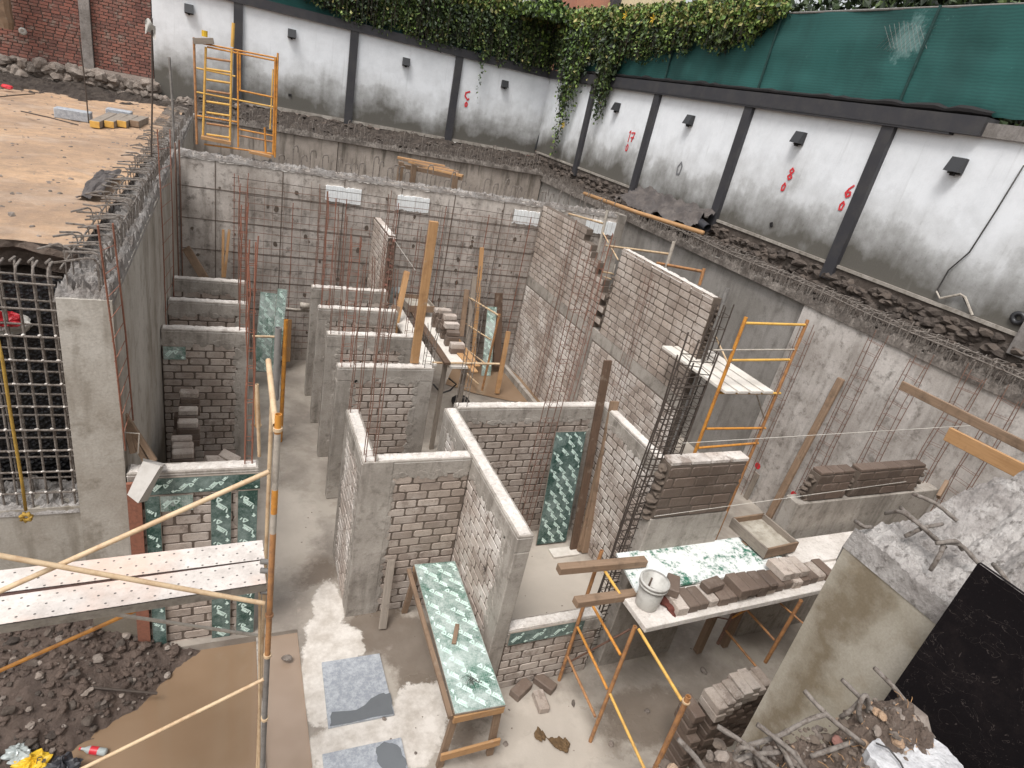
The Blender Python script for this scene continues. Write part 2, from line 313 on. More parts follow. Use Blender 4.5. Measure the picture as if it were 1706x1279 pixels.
# ------------------------------------------------------------------ mesh builder
class MB:
    def __init__(s): s.v = []; s.f = []; s.mi = []; s.ti = []; s.uv = []
    def face(s, idx, mi=0, t=.5, uv=None):
        s.f.append(idx); s.mi.append(mi); s.ti.append(t); s.uv.append(uv)
    def quad(s, a, b, c, d, mi=0, t=.5, uv=None):
        n = len(s.v); s.v += [tuple(a), tuple(b), tuple(c), tuple(d)]; s.face((n, n+1, n+2, n+3), mi, t, uv)
    def box(s, x0, y0, z0, x1, y1, z1, mi=0, t=.5):
        s.obox(Vector(((x0+x1)/2, (y0+y1)/2, (z0+z1)/2)), Vector((1, 0, 0)), Vector((0, 1, 0)), Vector((0, 0, 1)), (x1-x0, y1-y0, z1-z0), mi, t)
    def obox(s, c, ax, ay, az, sz, mi=0, t=.5, bev=0.):
        """oriented box; uv runs in metres along ax"""
        hx, hy, hz = (k/2 for k in sz); n = len(s.v)
        if bev <= 0:
            for i in (-1, 1):
                for j in (-1, 1):
                    for k in (-1, 1): s.v.append(tuple(c+ax*hx*i+ay*hy*j+az*hz*k))
            F = [((0, 1, 3, 2), 'a'), ((4, 6, 7, 5), 'a'), ((0, 4, 5, 1), 'b'), ((2, 3, 7, 6), 'b'), ((0, 2, 6, 4), 'c'), ((1, 5, 7, 3), 'c')]
            L_, W_, H_ = sz
            uvs = {'b': None}
            for f, k in F:
                co_ = []
                for q in f:
                    i, j, l = (q >> 2) & 1, (q >> 1) & 1, q & 1
                    if k == 'a': co_.append((j*W_+3, l*H_+2))
                    elif k == 'b': co_.append((i*L_, l*H_+1))
                    else: co_.append((i*L_, j*W_))
                s.face(tuple(n+q for q in f), mi, t, co_)
        else:
            b = min(bev, hx*.45, hy*.45, hz*.45)
            # 24-vertex chamfered box
            idx = {}
            for i in (-1, 1):
                for j in (-1, 1):
                    for k in (-1, 1):
                        for a in range(3):
                            h = [hx-b, hy-b, hz-b]; h[a] += b
                            s.v.append(tuple(c+ax*h[0]*i+ay*h[1]*j+az*h[2]*k)); idx[(i, j, k, a)] = len(s.v)-1
            def key(a, i, u, w):
                d = [0, 0, 0]; d[a] = i; o = [x for x in range(3) if x != a]; d[o[0]] = u; d[o[1]] = w; return tuple(d)
            for a in range(3):
                o = [x for x in range(3) if x != a]
                for i in (-1, 1):
                    cs = [(-1, -1), (1, -1), (1, 1), (-1, 1)]
                    ids = [idx[key(a, i, u, w)+(a,)] for u, w in cs]
                    lens = (sz[o[0]], sz[o[1]])
                    if (i == -1) ^ (a == 1): ids = ids[::-1]; cs = cs[::-1]
                    s.face(tuple(ids), mi, t, [((u+1)/2*lens[0], (w_+1)/2*lens[1]) for u, w_ in cs])
            for a in range(3):          # edges along axis a
                o = [x for x in range(3) if x != a]
                for u in (-1, 1):
                    for w_ in (-1, 1):
                        k0 = [0, 0, 0]; k0[o[0]] = u; k0[o[1]] = w_
                        k0a = k0[:]; k0a[a] = -1; k1a = k0[:]; k1a[a] = 1
                        s.face((idx[tuple(k0a)+(o[0],)], idx[tuple(k1a)+(o[0],)], idx[tuple(k1a)+(o[1],)], idx[tuple(k0a)+(o[1],)]), mi, t)
            for i in (-1, 1):
                for j in (-1, 1):
                    for k in (-1, 1): s.face(tuple(idx[(i, j, k, a)] for a in range(3)), mi, t)
    def beam(s, p, q, wd, th, up=(0, 0, 1), mi=0, t=.5, bev=.004):
        """plank from p to q; wd across, th along 'up'"""
        p, q = Vector(p), Vector(q); ax = (q-p); L_ = ax.length; ax.normalize(); up = Vector(up)
        ay = up.cross(ax)
        if ay.length < 1e-4: ay = Vector((1, 0, 0)).cross(ax)
        ay.normalize(); az = ax.cross(ay)
        s.obox((p+q)/2, ax, ay, az, (L_, wd, th), mi, t, bev)
    def tube(s, pts, r, n=6, mi=0, t=.5, caps=True, r2=None):
        pts = [Vector(p) for p in pts]; N = len(pts); base = len(s.v); prev = None
        for i, p in enumerate(pts):
            d = (pts[min(i+1, N-1)]-pts[max(i-1, 0)])
            if d.length < 1e-9: d = Vector((0, 0, 1))
            d.normalize()
            if prev is None:
                a = d.orthogonal().normalized()
            else:
                a = (prev-d*prev.dot(d))
                a = a.normalized() if a.length > 1e-6 else d.orthogonal().normalized()
            prev = a; b = d.cross(a)
            rr = r if r2 is None else r+(r2-r)*i/(N-1)
            for k in range(n):
                an = 2*math.pi*k/n; s.v.append(tuple(p+a*math.cos(an)*rr+b*math.sin(an)*rr))
        for i in range(N-1):
            for k in range(n):
                k2 = (k+1) % n
                s.face((base+i*n+k, base+i*n+k2, base+(i+1)*n+k2, base+(i+1)*n+k), mi, t)
        if caps:
            s.face(tuple(base+k for k in range(n))[::-1], mi, t); s.face(tuple(base+(N-1)*n+k for k in range(n)), mi, t)
    def pipe(s, p, q, r=.021, n=10, mi=0):
        """open scaffold tube with a visible bore"""
        p, q = Vector(p), Vector(q); s.tube([p, q], r, n, mi, caps=False)
        s.tube([q, p], r*.8, n, mi, caps=False)
        d = (q-p).normalized(); a = d.orthogonal().normalized(); b = d.cross(a)
        for e in (p, q):
            base = len(s.v)
            for rr in (r, r*.8):
                for k in range(n):
                    an = 2*math.pi*k/n; s.v.append(tuple(e+a*math.cos(an)*rr+b*math.sin(an)*rr))
            for k in range(n):
                k2 = (k+1) % n; s.face((base+k, base+k2, base+n+k2, base+n+k), mi)
    def lathe(s, c, prof, n=24, mi=0, t=.5, ax=(0, 0, 1)):
        c = Vector(c); az = Vector(ax).normalized(); a = az.orthogonal().normalized(); b = az.cross(a); base = len(s.v)
        for r, z in prof:
            for k in range(n):
                an = 2*math.pi*k/n; s.v.append(tuple(c+az*z+(a*math.cos(an)+b*math.sin(an))*r))
        for i in range(len(prof)-1):
            for k in range(n):
                k2 = (k+1) % n; s.face((base+i*n+k, base+i*n+k2, base+(i+1)*n+k2, base+(i+1)*n+k), mi, t)
    def rock(s, c, sz, rng, mi=0, flat=.7):
        c = Vector(c); base = len(s.v); t = rng.random(); ph = (1+5**.5)/2
        V = [(-1, ph, 0), (1, ph, 0), (-1, -ph, 0), (1, -ph, 0), (0, -1, ph), (0, 1, ph), (0, -1, -ph), (0, 1, -ph), (ph, 0, -1), (ph, 0, 1), (-ph, 0, -1), (-ph, 0, 1)]
        F = [(0, 11, 5), (0, 5, 1), (0, 1, 7), (0, 7, 10), (0, 10, 11), (1, 5, 9), (5, 11, 4), (11, 10, 2), (10, 7, 6), (7, 1, 8), (3, 9, 4), (3, 4, 2), (3, 2, 6), (3, 6, 8), (3, 8, 9), (4, 9, 5), (2, 4, 11), (6, 2, 10), (8, 6, 7), (9, 8, 1)]
        V = [Vector(v).normalized() for v in V]; F2 = []; cache = {}
        def mid(a, b):
            k = (min(a, b), max(a, b))
            if k not in cache: cache[k] = len(V); V.append((V[a]+V[b]).normalized())
            return cache[k]
        for a, b, d in F:
            x, y, z = mid(a, b), mid(b, d), mid(d, a); F2 += [(a, x, z), (b, y, x), (d, z, y), (x, y, z)]
        off = Vector((rng.random()*99, rng.random()*99, rng.random()*99)); sx = [sz*rng.uniform(.7, 1.2), sz*rng.uniform(.6, 1.1), sz*flat*rng.uniform(.7, 1.1)]; rz = Matrix.Rotation(rng.random()*6.3, 3, 'Z')
        for v in V:
            k = 1+.45*mn.noise(v*1.3+off)+.15*mn.noise(v*4+off)
            s.v.append(tuple(c+rz@Vector((v.x*sx[0]*k, v.y*sx[1]*k, v.z*sx[2]*k))))
        for f in F2: s.face(tuple(base+i for i in f), mi, t)
    def grid(s, nx, ny, fn, mi=0, t=.5):
        base = len(s.v)
        for j in range(ny+1):
            for i in range(nx+1): s.v.append(tuple(fn(i/nx, j/ny)))
        for j in range(ny):
            for i in range(nx):
                a = base+j*(nx+1)+i; s.face((a, a+1, a+nx+2, a+nx+1), mi, t)
    def mesh(s, name, mats, loc=(0, 0, 0), smooth=False):
        me = bpy.data.meshes.new(name); L0 = Vector(loc)
        me.from_pydata([tuple(Vector(v)-L0) for v in s.v], [], s.f)
        for m in (mats if isinstance(mats, (list, tuple)) else [mats]): me.materials.append(M[m])
        me.polygons.foreach_set('material_index', s.mi)
        at = me.attributes.new('tint', 'FLOAT', 'FACE'); at.data.foreach_set('value', s.ti)
        ul = me.uv_layers.new(name='UVMap'); uvs = []
        for f, u in zip(s.f, s.uv): uvs += [c for p in (u or [(0, 0)]*len(f)) for c in p]
        ul.data.foreach_set('uv', uvs)
        if smooth: me.polygons.foreach_set('use_smooth', [True]*len(s.f))
        me.update(); return me

def tag(o, label, cat, group=None, kind=None):
    if label: o['label'] = label
    if cat: o['category'] = cat
    if group: o['group'] = group
    if kind: o['kind'] = kind
    return o
def root(name, label, cat, loc, group=None):
    o = bpy.data.objects.new(name, None); COL.objects.link(o); o.location = loc; o.empty_display_size = .1
    return tag(o, label, cat, group)
def wl(o):
    v = Vector((0, 0, 0))
    while o: v += Vector(o.location); o = o.parent
    return v
def part(name, mb, mats, parent, smooth=False, label=None):
    w_ = wl(parent); me = mb.mesh(name, mats, w_, smooth); o = bpy.data.objects.new(name, me); COL.objects.link(o); o.parent = parent
    if label: o['label'] = label
    return o
def single(name, mb, mats, label, cat, group=None, loc=None, smooth=False, kind=None):
    if loc is None:
        a = np.array(mb.v); loc = (float(a[:, 0].mean()), float(a[:, 1].mean()), float(a[:, 2].min()))
    me = mb.mesh(name, mats, loc, smooth); o = bpy.data.objects.new(name, me); COL.objects.link(o); o.location = loc
    return tag(o, label, cat, group, kind)
def struct(name, mb, mats, smooth=False, kind='structure'):
    me = mb.mesh(name, mats, (0, 0, 0), smooth); o = bpy.data.objects.new(name, me); COL.objects.link(o); o['kind'] = kind; return o
def inst(name, me, parent, loc, rz=0, sc=None, rot=None):
    o = bpy.data.objects.new(name, me); COL.objects.link(o); o.parent = parent; o.location = Vector(loc)-wl(parent)
    o.rotation_euler = rot or (0, 0, rz)
    if sc: o.scale = sc
    return o
X3, Y3, Z3 = Vector((1, 0, 0)), Vector((0, 1, 0)), Vector((0, 0, 1))
def fr(x, y, z=0., sc=1., oct_=5): return mn.fractal(Vector((x*sc, y*sc, z*sc)), 1., 2., oct_)

# ================================================================== THE SETTING
rng = random.Random(7)
# pit slab
mb = MB()
def slabfn(u, v):
    x = .81+u*9.1; y = -1+v*21.2; return (x, y, .012*fr(x, y, 0, .8, 3))
mb.grid(60, 120, slabfn)
mb.quad((.81, 5.78, 0), (.81, 20.2, 0), (-.95, 20.2, 0), (-.95, 5.78, 0))
mb.box(.80, -1, -.45, .812, 5.8, -.003); mb.box(-.95, 5.775, -.45, .81, 5.785, -.002)
struct('pit_floor', mb, 'slab')
mb = MB(); mb.quad((.36, -1, -.06), (.8, -1, -.06), (.8, 5.78, -.06), (.36, 5.78, -.06))
struct('channel_water', mb, 'silt')
mb = MB(); mb.quad((-8, -1, -.1), (.33, -1, -.1), (.33, 6.05, -.1), (-8, 6.05, -.1))
struct('muddy_water', mb, 'water')
mb = MB(); mb.box(.325, -1, -.4, .36, 5.76, -.02); struct('channel_kerb', mb, 'conc_beam')
# big earth sheet underneath, out to the horizon
mb = MB(); mb.quad((-300, -300, -.5), (300, -300, -.5), (300, 300, -.5), (-300, 300, -.5)); struct('ground', mb, 'soil')
# mud heap at the left
mb = MB()
def mudfn(u, v):
    x = -5+u*5.3; y = 3.2+v*2.85
    d = (x+1.75)*.8+(5.05-y)*.6*(1 if y < 5.05 else .15)
    e = -.22-1.05*max(0, 5.75-y)**.8+.12*math.sin(y*5)+.2*fr(x, y, 2, 1.2)      # water line
    h = -.12+.5*min(1.1, max(-.4, e-x))+.05*fr(x, y, 0, 1.6)
    k = .5*abs(fr(x, y, 3, 5, 4))*.12+.025*fr(x, y, 7, 14, 3)+.008*fr(x, y, 9, 30, 3)
    return (x, y, max(-.25, h)+k)
mb.grid(170, 95, mudfn)
struct('mud_heap', mb, 'mud', smooth=True)
mb = MB()
for i in range(2400):
    x = rng.uniform(-3, -.05); y = rng.uniform(3.4, 5.95); z = mudfn((x+5)/5.3, (y-3.2)/2.85)[2]
    if z < -.08: continue
    mb.rock((x, y, z+.01), rng.choice([.012, .015, .02, .025, .03, .04, .055]), rng, rng.choice([0, 0, 0, 0, 2, 2, 1]))
o = struct('mud_clods', mb, ['mud', 'stone', 'stone_dark'], kind='stuff')
# sandy lot at the left, upper level
def lotz(x, y): return 4.36-.25*max(0, min(1, (y-9)/13))-.06*max(0, -x-2)*.5+.05*fr(x, y, 0, .5, 3)+.012*fr(x, y, 2, 4, 3)
mb = MB()
def lotfn(u, v):
    x = -14+u*12.75; ye = 6.75+.12*fr(x, 1, 0, 2); y = ye+(24-ye)*v**1.3
    return (x, y, lotz(x, y))
mb.grid(150, 150, lotfn)
struct('sandy_lot', mb, 'sand', smooth=True)
# cut bank of the lot
mb = MB()
def bankfn(u, v):
    x = -8+u*6.75; ye = 6.75+.12*fr(x, 1, 0, 2); z = -.2+v*(lotz(x, ye)+.2)
    return (x, ye+.04+.16*fr(x, z, 3, 2)-.16*(v > .93)+(.1 if v < .98 else 0), z)
mb.grid(90, 70, bankfn); struct('earth_bank', mb, 'soil')
# dark bank between right retaining wall and boundary wall, and behind the far wall
mb = MB()
def rbfn(u, v):
    x = 9.95+u*1.1; y = -2+v*26
    return (x, y, 4.12+.14*u**1.5+.1*fr(x, y, 0, 2.2)+.05*fr(x, y, 4, 8, 3))
mb.grid(26, 500, rbfn)
def fbfn(u, v):
    x = -14+u*25; y = 20.15+v*3.5
    return (x, y, 4.15+.35*v+.13*fr(x, y, 0, 2)+.05*fr(x, y, 4, 8, 3)-(.25 if x < -1 else 0))
mb.grid(420, 40, fbfn)
struct('bank_soil', mb, 'bank')
mb = MB()
for i in range(420):
    if i % 2: x = rng.uniform(10.0, 10.95); y = rng.uniform(2, 23); z = 4.12+.14*((x-9.95)/1.1)**1.5
    else: x = rng.uniform(-1, 10.8); y = rng.uniform(20.2, 23.4); z = 4.15+.1*(y-20.15)
    mb.rock((x, y, z+.03), rng.choice([.03, .05, .07, .1]), rng, 0, .6)
struct('bank_rubble', mb, ['stone_dark'], kind='stuff')
# loose gravel on the lot
mb = MB()
for i in range(700):
    x = rng.uniform(-8, -1.4); y = 6.9+rng.random()**1.5*15; mb.rock((x, y, lotz(x, y)), rng.choice([.012, .02, .03]), rng, 0, .6)
struct('gravel', mb, ['stone'], kind='stuff')

# ================================================================== CONCRETE RETAINING WALLS
def rough_cap(x0, y0, x1, y1, z, amp, nx, ny, seed=0, edge=.0):
    mb = MB()
    def f(u, v):
        x, y = x0+(x1-x0)*u, y0+(y1-y0)*v
        h = z+amp*(.6*abs(fr(x, y, seed, 4))+.5*abs(fr(x, y, seed+5, 11, 3)))
        if u in (0, 1) or v in (0, 1): h = z-.04
        return (x, y, h)
    mb.grid(nx, ny, f); return mb
def hook_mesh(name, h, l, r=.009, mat='rebar_grey', curl=False, droop=0.):
    mb = MB(); pts = [(0, 0, -.05), (0, 0, h-.05), (.02, 0, h-.012), (.06, 0, h)]
    if l > 0: pts += [(l, 0, h-droop)]
    if curl: pts += [(l+.02, 0, h-.04), (l+.02, 0, h-.1)]
    mb.tube(pts, r, 5); return mb.mesh(name, mat)
HK = [hook_mesh('starter_bar', .22+.05*k, .3, .0095, droop=.02*k) for k in range(3)]
HKC = [hook_mesh('starter_bar', .2+.05*k, .1, .011, curl=True) for k in range(3)]
STUB = [hook_mesh('starter_bar', .1+.05*k, .0, .007) for k in range(3)]

lw = root('retaining_wall', 'smooth grey concrete retaining wall between the sandy lot and the pit, on the left', 'concrete wall', (-1.1, 13, 0), 'retaining walls')
mb = MB(); mb.box(-1.31, 5.87, -.3, -.91, 13.6, 4.17); mb.box(-1.31, 13.97, -.3, -.91, 20, 4.17); mb.box(-1.31, 13.6, -.3, -.93, 13.97, 4.17)
part('wall_face', mb, 'conc_left', lw)
part('broken_top', rough_cap(-1.33, 5.88, -.905, 20, 4.17, .26, 18, 500, 1), 'rubble', lw)
rng = random.Random(3); n = 0
for k in range(62):
    y = 5.95+k*.125+rng.uniform(-.02, .02)
    if y > 13.6: break
    inst('starter_bar', rng.choice(HK), lw, (-1.0-.02*rng.random(), y, 4.2), math.pi+rng.uniform(-.35, .35)); n += 1
for k in range(30):
    y = 6.0+k*.26; inst('starter_bar', rng.choice(HK), lw, (-1.24, y, 4.25), math.pi+rng.uniform(-.5, .5), sc=(.6, 1, 1.1))
mb = MB()
for k in range(110):
    y = 13.8+k*.055; x = rng.choice([-1.0, -1.2]); a = math.pi+rng.uniform(-.5, .5)
    mb.tube([(x, y, 4.2), (x, y, 4.45), (x+.25*math.cos(a), y+.25*math.sin(a), 4.47)], .009, 4)
o = part('starter_bars', mb, 'rebar_grey', lw); o['kind'] = 'stuff'
mb = MB()
for x in (-1.02, -1.26): mb.tube([(x, 5.9, 4.42), (x, 9, 4.43), (x+.01, 13, 4.4)], .009, 5)
part('long_bar', mb, 'rebar_grey', lw)

# back cross wall
bw = root('cross_wall', 'board-marked concrete cross wall with four white foam blockouts, dividing the pit', 'concrete wall', (4, 13.8, 0), 'retaining walls')
mb = MB(); mb.box(-.909, 13.65, -.3, 9.0, 13.95, 4.27)
part('wall_face', mb, 'conc_back', bw)
mb = MB()
for x in (-.25, .98, 2.2, 3.42, 4.64, 5.86, 7.08, 8.3): mb.box(x-.008, 13.640, 0, x+.008, 13.66, 4.2)
for z in (.61, 1.22, 1.83, 2.44, 3.05, 3.66): mb.box(-.9, 13.642, z-.006, 8.99, 13.66, z+.006)
rr = random.Random(5)
for i in range(70):
    x = rr.uniform(-.7, 8.8); z = rr.uniform(.4, 4.0); r = rr.uniform(.02, .05)
    n0 = len(mb.v); k = 9
    for j in range(k):
        a = 6.283*j/k; q = r*rr.uniform(.7, 1.3); mb.v.append((x+q*math.cos(a), 13.644, z+q*1.3*math.sin(a)))
    mb.face(tuple(n0+j for j in range(k)))
part('form_joints', mb, 'mortar', bw)
part('broken_top', rough_cap(-.9, 13.63, 9.0, 13.97, 4.25, .12, 420, 12, 4), 'rubble', bw)
mb = MB(); mb.grid(300, 2, lambda u, v: (-.9+9.88*u, 13.635+.02*v, 4.2+.07*v-.05*abs(fr(u*60, 0, 3, 1))*(1-v)))
part('broken_lip', mb, 'conc_cap', bw)
mb = MB(); mb.box(9.0, 13.6, -.3, 9.25, 14.0, 4.28); part('end_pilaster', mb, 'conc_beam', bw)
for (a, b) in (((543, 305), (600, 338)), ((661, 321), (713, 348)), ((857, 346), (895, 371)), ((977, 362), (1024, 390))):
    p, q = P(*a, y=13.65), P(*b, y=13.65); mb = MB(); n = 22; top = []; bot = []
    x0, x1, z1, z0 = p.x, q.x, max(p.z, q.z)-.02, min(p.z, q.z)+.02
    if z1-z0 < .3: z0 = z1-.34
    for k in range(n+1):
        x = x0+(x1-x0)*k/n; e = .05*abs(fr(x, 1, 0, 7)); bt = .07*abs(fr(x, 2, 9, 8)); top.append((x, z1-e)); bot.append((x, z0+bt))
    for k in range(n):
        (xa, ta), (xb, tb) = top[k], top[k+1]; ba, bb = bot[k][1], bot[k+1][1]; y0 = 13.615-.012*(k % 3 == 0)
        mb.quad((xa, y0, ba), (xb, y0, bb), (xb, y0, tb), (xa, y0, ta)); mb.quad((xa, y0, ta), (xb, y0, tb), (xb, 13.65, tb), (xa, 13.65, ta)); mb.quad((xa, y0, ba), (xa, 13.65, ba), (xb, 13.65, bb), (xb, y0, bb))
    part('foam_blockout', mb, 'styro', bw)
rng = random.Random(9)
for k in range(56):
    x = .9+k*.145+rng.uniform(-.02, .02)
    if k % 7 in (5,): continue
    inst('starter_bar', rng.choice(HKC if rng.random() < .6 else STUB), bw, (x, 13.8+rng.choice([-.08, .08]), 4.28), rng.uniform(-.7, .7), sc=(1, 1, rng.uniform(1.0, 1.7)))
# mesh of bars over the cross wall
gm = root('wall_mesh', 'rusty reinforcement mesh of thin level bars hung in front of the cross wall', 'rebar mesh', (3.5, 13.5, .2))
rng = random.Random(1)
for k in range(25):
    z = .35+k*.15; mb = MB(); x0, x1 = (.05 if z > 1 else .6), 6.78
    pts = [(x0+(x1-x0)*j/14, 13.54+.012*fr(j, k, 0, .7), z+.018*fr(j, k, 5, .6)) for j in range(15)]
    mb.tube(pts, .0065, 4); part('level_bar', mb, 'rust' if k % 2 else 'rebar_dark', gm)
for k in range(38):
    x = .1+k*.18+rng.uniform(-.02, .02); mb = MB(); z1 = rng.uniform(3.6, 4.1)
    mb.tube([(x, 13.55, .2), (x+.01, 13.56, 2), (x, 13.55, z1)], .004 if k % 6 else .011, 4); part('upright_bar', mb, 'rust' if k % 3 else 'rust_red', gm)

# far wall
fw = root('retaining_wall', 'streaked brown concrete retaining wall below the white boundary wall, at the far end', 'concrete wall', (4.5, 20, 0), 'retaining walls')
mb = MB(); mb.box(-.909, 20, -.3, 2.93, 20.3, 4.3); mb.box(2.95, 20.03, -.3, 9.79, 20.3, 4.3); part('wall_face', mb, 'conc_far', fw)
part('broken_top', rough_cap(-.9, 19.95, 9.8, 20.35, 4.26, .22, 300, 10, 8), 'rubble_dark', fw)
rng = random.Random(11)
for k in range(95):
    inst('starter_bar', rng.choice(STUB+HKC), fw, (.2+k*.1, 20.1+rng.uniform(0, .15), 4.3), rng.uniform(-1, 1), sc=(1, 1, rng.uniform(1, 2)))
# right wall
rw = root('retaining_wall', 'mottled pale concrete retaining wall topped with bent bars, along the right side', 'concrete wall', (9.95, 10, 0), 'retaining walls')
mb = MB(); mb.box(9.84, 7.95, -.3, 10.2, 20.3, 4.13); part('wall_face', mb, 'conc_rdark', rw, label='darker far stretch of the wall')
mb = MB(); mb.box(9.77, -1, -.3, 10.2, 7.945, 4.1); part('wall_face', mb, 'conc_right', rw)
part('broken_top', rough_cap(9.74, -1, 10.22, 20.3, 4.08, .26, 18, 760, 3), 'rubble_dark', rw)
rng = random.Random(12)
for k in range(98):
    y = 3.2+k*.112+rng.uniform(-.02, .02)
    inst('starter_bar', rng.choice(HK), rw, (9.88+rng.choice([0, .14]), y, 4.12), rng.uniform(-.5, .6), sc=(rng.uniform(.5, 1), 1, rng.uniform(.8, 1.15)))
mb = MB()
for k in range(300):
    y = 3.2+rng.random()*11; x = rng.choice([9.9, 10.02, 10.12]); a = rng.uniform(-1, 1)
    mb.tube([(x, y, 4.1), (x, y, 4.32+rng.uniform(-.05, .08)), (x+.22*math.cos(a), y+.22*math.sin(a), 4.34+rng.uniform(-.05, .05))], .008, 4)
for k in range(120):
    y = 14+k*.05; x = 9.95; mb.tube([(x, y, 4.1), (x, y, 4.35+rng.uniform(-.1, .1))], .007, 4)
o = part('starter_bars', mb, 'rebar_grey', rw); o['kind'] = 'stuff'
for x, dz in ((9.9, 0), (10.08, .03)):
    mb = MB(); mb.tube([(x+.02*math.sin(y), y, 4.33+dz+.02*math.sin(y*1.7)) for y in np.arange(2, 14.5, .5)], .013, 5); part('long_bar', mb, 'rebar_grey', rw)
for (px, py) in ((1262, 776), (1322, 824)):
    mb = MB(); p = P(px, py, x=9.76); n0 = len(mb.v)
    for j in range(12):
        a = 6.283*j/12; r = .07*(1+.3*fr(j, px, 0, 1)); mb.v.append((9.764, p.y+r*math.cos(a), p.z+r*math.sin(a)))
    mb.face(tuple(range(n0, n0+12))); part('paint_mark', mb, 'red_paint', rw)

# left lower wall of the side pit and its bar grid
sw = root('side_wall', 'brown-stained low concrete wall under the bar grid at the left edge', 'concrete wall', (-3, 6.2, 0))
mb = MB(); mb.box(-7, 6.0, -.3, -1.315, 6.4, 1.93); part('wall_face', mb, 'conc_left', sw)
part('broken_top', rough_cap(-5, 5.99, -1.32, 6.42, 1.9, .2, 150, 20, 6), 'shot', sw)
bg_ = root('bar_grid', 'upright double grid of thick mortar-splashed bars standing on the low wall at the left edge', 'rebar grid', (-1.7, 6.1, 1.95))
rng = random.Random(21)
for lay, (yy_, off) in enumerate(((6.03, 0), (6.28, .05))):
    for k in range(10 if lay == 0 else 8):
        x = -1.37-off-k*.115+rng.uniform(-.01, .01); mb = MB()
        mb.tube([(x, yy_, 1.9), (x+.004, yy_+.005, 3), (x-.003, yy_, 4.3), (x, yy_+.03, 4.36), (x, yy_+(.18 if lay == 0 else -.12), 4.37)], .0105, 6); part('upright_bar', mb, 'rebar_grey', bg_)
    for k in range(10):
        z = 2.12+k*.235+rng.uniform(-.01, .01)
        mb = MB(); mb.tube([(-3.2, yy_-.018, z), (-2.2, yy_-.02, z+.01), (-1.33, yy_-.018, z-.01)], .0105, 6); part('level_bar', mb, 'rebar_grey', bg_)
mb = MB()
for k in range(10):
    for j in range(8): mb.rock((-1.37-k*.115, 6.01, 2.12+j*.235), .014, rng)
o = part('mortar_lumps', mb, 'conc_cap', bg_)
ds = MB()
ds.grid(40, 40, lambda u, v: (-6+u*4.66, 6.62+.05*math.sin(u*20+v*3)-.1*(1-v)*.5, 1.9+v*2.2-.55*max(0, .55-u)*(v)))
single('dimple_sheet', ds, 'dimple', 'black dimpled drainage sheet hanging on the earth bank behind the bar grid', 'plastic sheet')
ds = MB(); ds.grid(12, 20, lambda u, v: (-1.62+u*.26+.03*fr(v, u, 0, 3), 8.6+v*1.7, 4.39+.06*fr(u, v, 2, 3)+.05*u))
single('plastic_sheet', ds, 'tarp', 'crumpled grey-black plastic sheet on the lot beside the bent bars', 'plastic sheet')

# ================================================================== BOUNDARY WALLS
def lamp_box(pt, nrm, side, label):
    r = root('wall_lamp', label, 'wall lamp', pt, 'square lamps on the boundary wall'); pt = Vector(pt)
    mb = MB(); mb.obox(pt+nrm*.03, side, nrm, Z3, (.24, .06, .26), 0, .5, .008); part('lamp_body', mb, 'lampblack', r)
    mb = MB(); c = pt+nrm*.11
    n0 = len(mb.v)   # wedge hood
    for sx in (-.12, .12):
        for (d, z) in ((.06, .13), (.06, -.1), (.19, -.1), (.10, .13)): mb.v.append(tuple(pt+side*sx+nrm*d+Z3*z))
    mb.face((n0, n0+1, n0+2, n0+3)); mb.face((n0+7, n0+6, n0+5, n0+4)); mb.face((n0, n0+3, n0+7, n0+4)); mb.face((n0+3, n0+2, n0+6, n0+7)); mb.face((n0+2, n0+1, n0+5, n0+6))
    part('lamp_hood', mb, 'lampblack', r)
    mb = MB(); mb.box(pt.x-.03-abs(nrm.x)*.08, pt.y-.03-abs(nrm.y)*.08, pt.z-.16, pt.x+.03-abs(nrm.x)*.08, pt.y+.03-abs(nrm.y)*.08, pt.z-.11); part('lens', mb, 'black_film', r)
GLY = {'1': [[(.3, 1), (.55, 1.2), (.5, 0)]], '7': [[(0, 1), (.7, 1.1), (.35, .1)], [(.1, .5), (.7, .6)]],
       '8': [[(.35, .6), (.05, .85), (.3, 1.15), (.6, .9), (.35, .6), (.05, .3), (.3, 0), (.62, .25), (.35, .6)]],
       '6': [[(.6, 1.15), (.2, .75), (0, .35), (.25, 0), (.6, .2), (.5, .5), (.1, .4)]],
       '0': [[(.3, 1), (.02, .6), (.1, .05), (.45, .1), (.55, .7), (.3, 1)]],
       '5': [[(.6, 1.1), (.15, .9), (.1, .55), (.45, .2), (.6, .35)]]}
def paint(parent, face, org, sc, txt, mat='red_paint', wd=.02):
    """hand-sprayed digits: flat strokes 3 mm proud of the wall"""
    mb = MB(); u0 = 0
    for ch in txt:
        for st in GLY[ch]:
            pts = [(u0+a*sc, b*sc) for a, b in st]
            dense = []
            for (a, b), (c, d) in zip(pts, pts[1:]):
                for k in range(5): dense.append((a+(c-a)*k/5, b+(d-b)*k/5))
            dense.append(pts[-1])
            for (a, b), (c, d) in zip(dense, dense[1:]):
                l = math.hypot(c-a, d-b) or 1; nx, ny = -(d-b)/l*wd, (c-a)/l*wd; ex, ey = (c-a)/l*wd*.5, (d-b)/l*wd*.5
                q = [(a+nx-ex, b+ny-ey), (a-nx-ex, b-ny-ey), (c-nx+ex, d-ny+ey), (c+nx+ex, d+ny+ey)]
                z_ = .003+.0004*len(mb.f)
                if face == 'R': mb.quad(*[(10.99-z_*.5, org.y-k, org.z+l_) for k, l_ in q])
                else: mb.quad(*[(org.x+k, 23.59-z_*.5, org.z+l_) for k, l_ in q])
        u0 += sc*.8
    part('painted_number', mb, mat, parent)

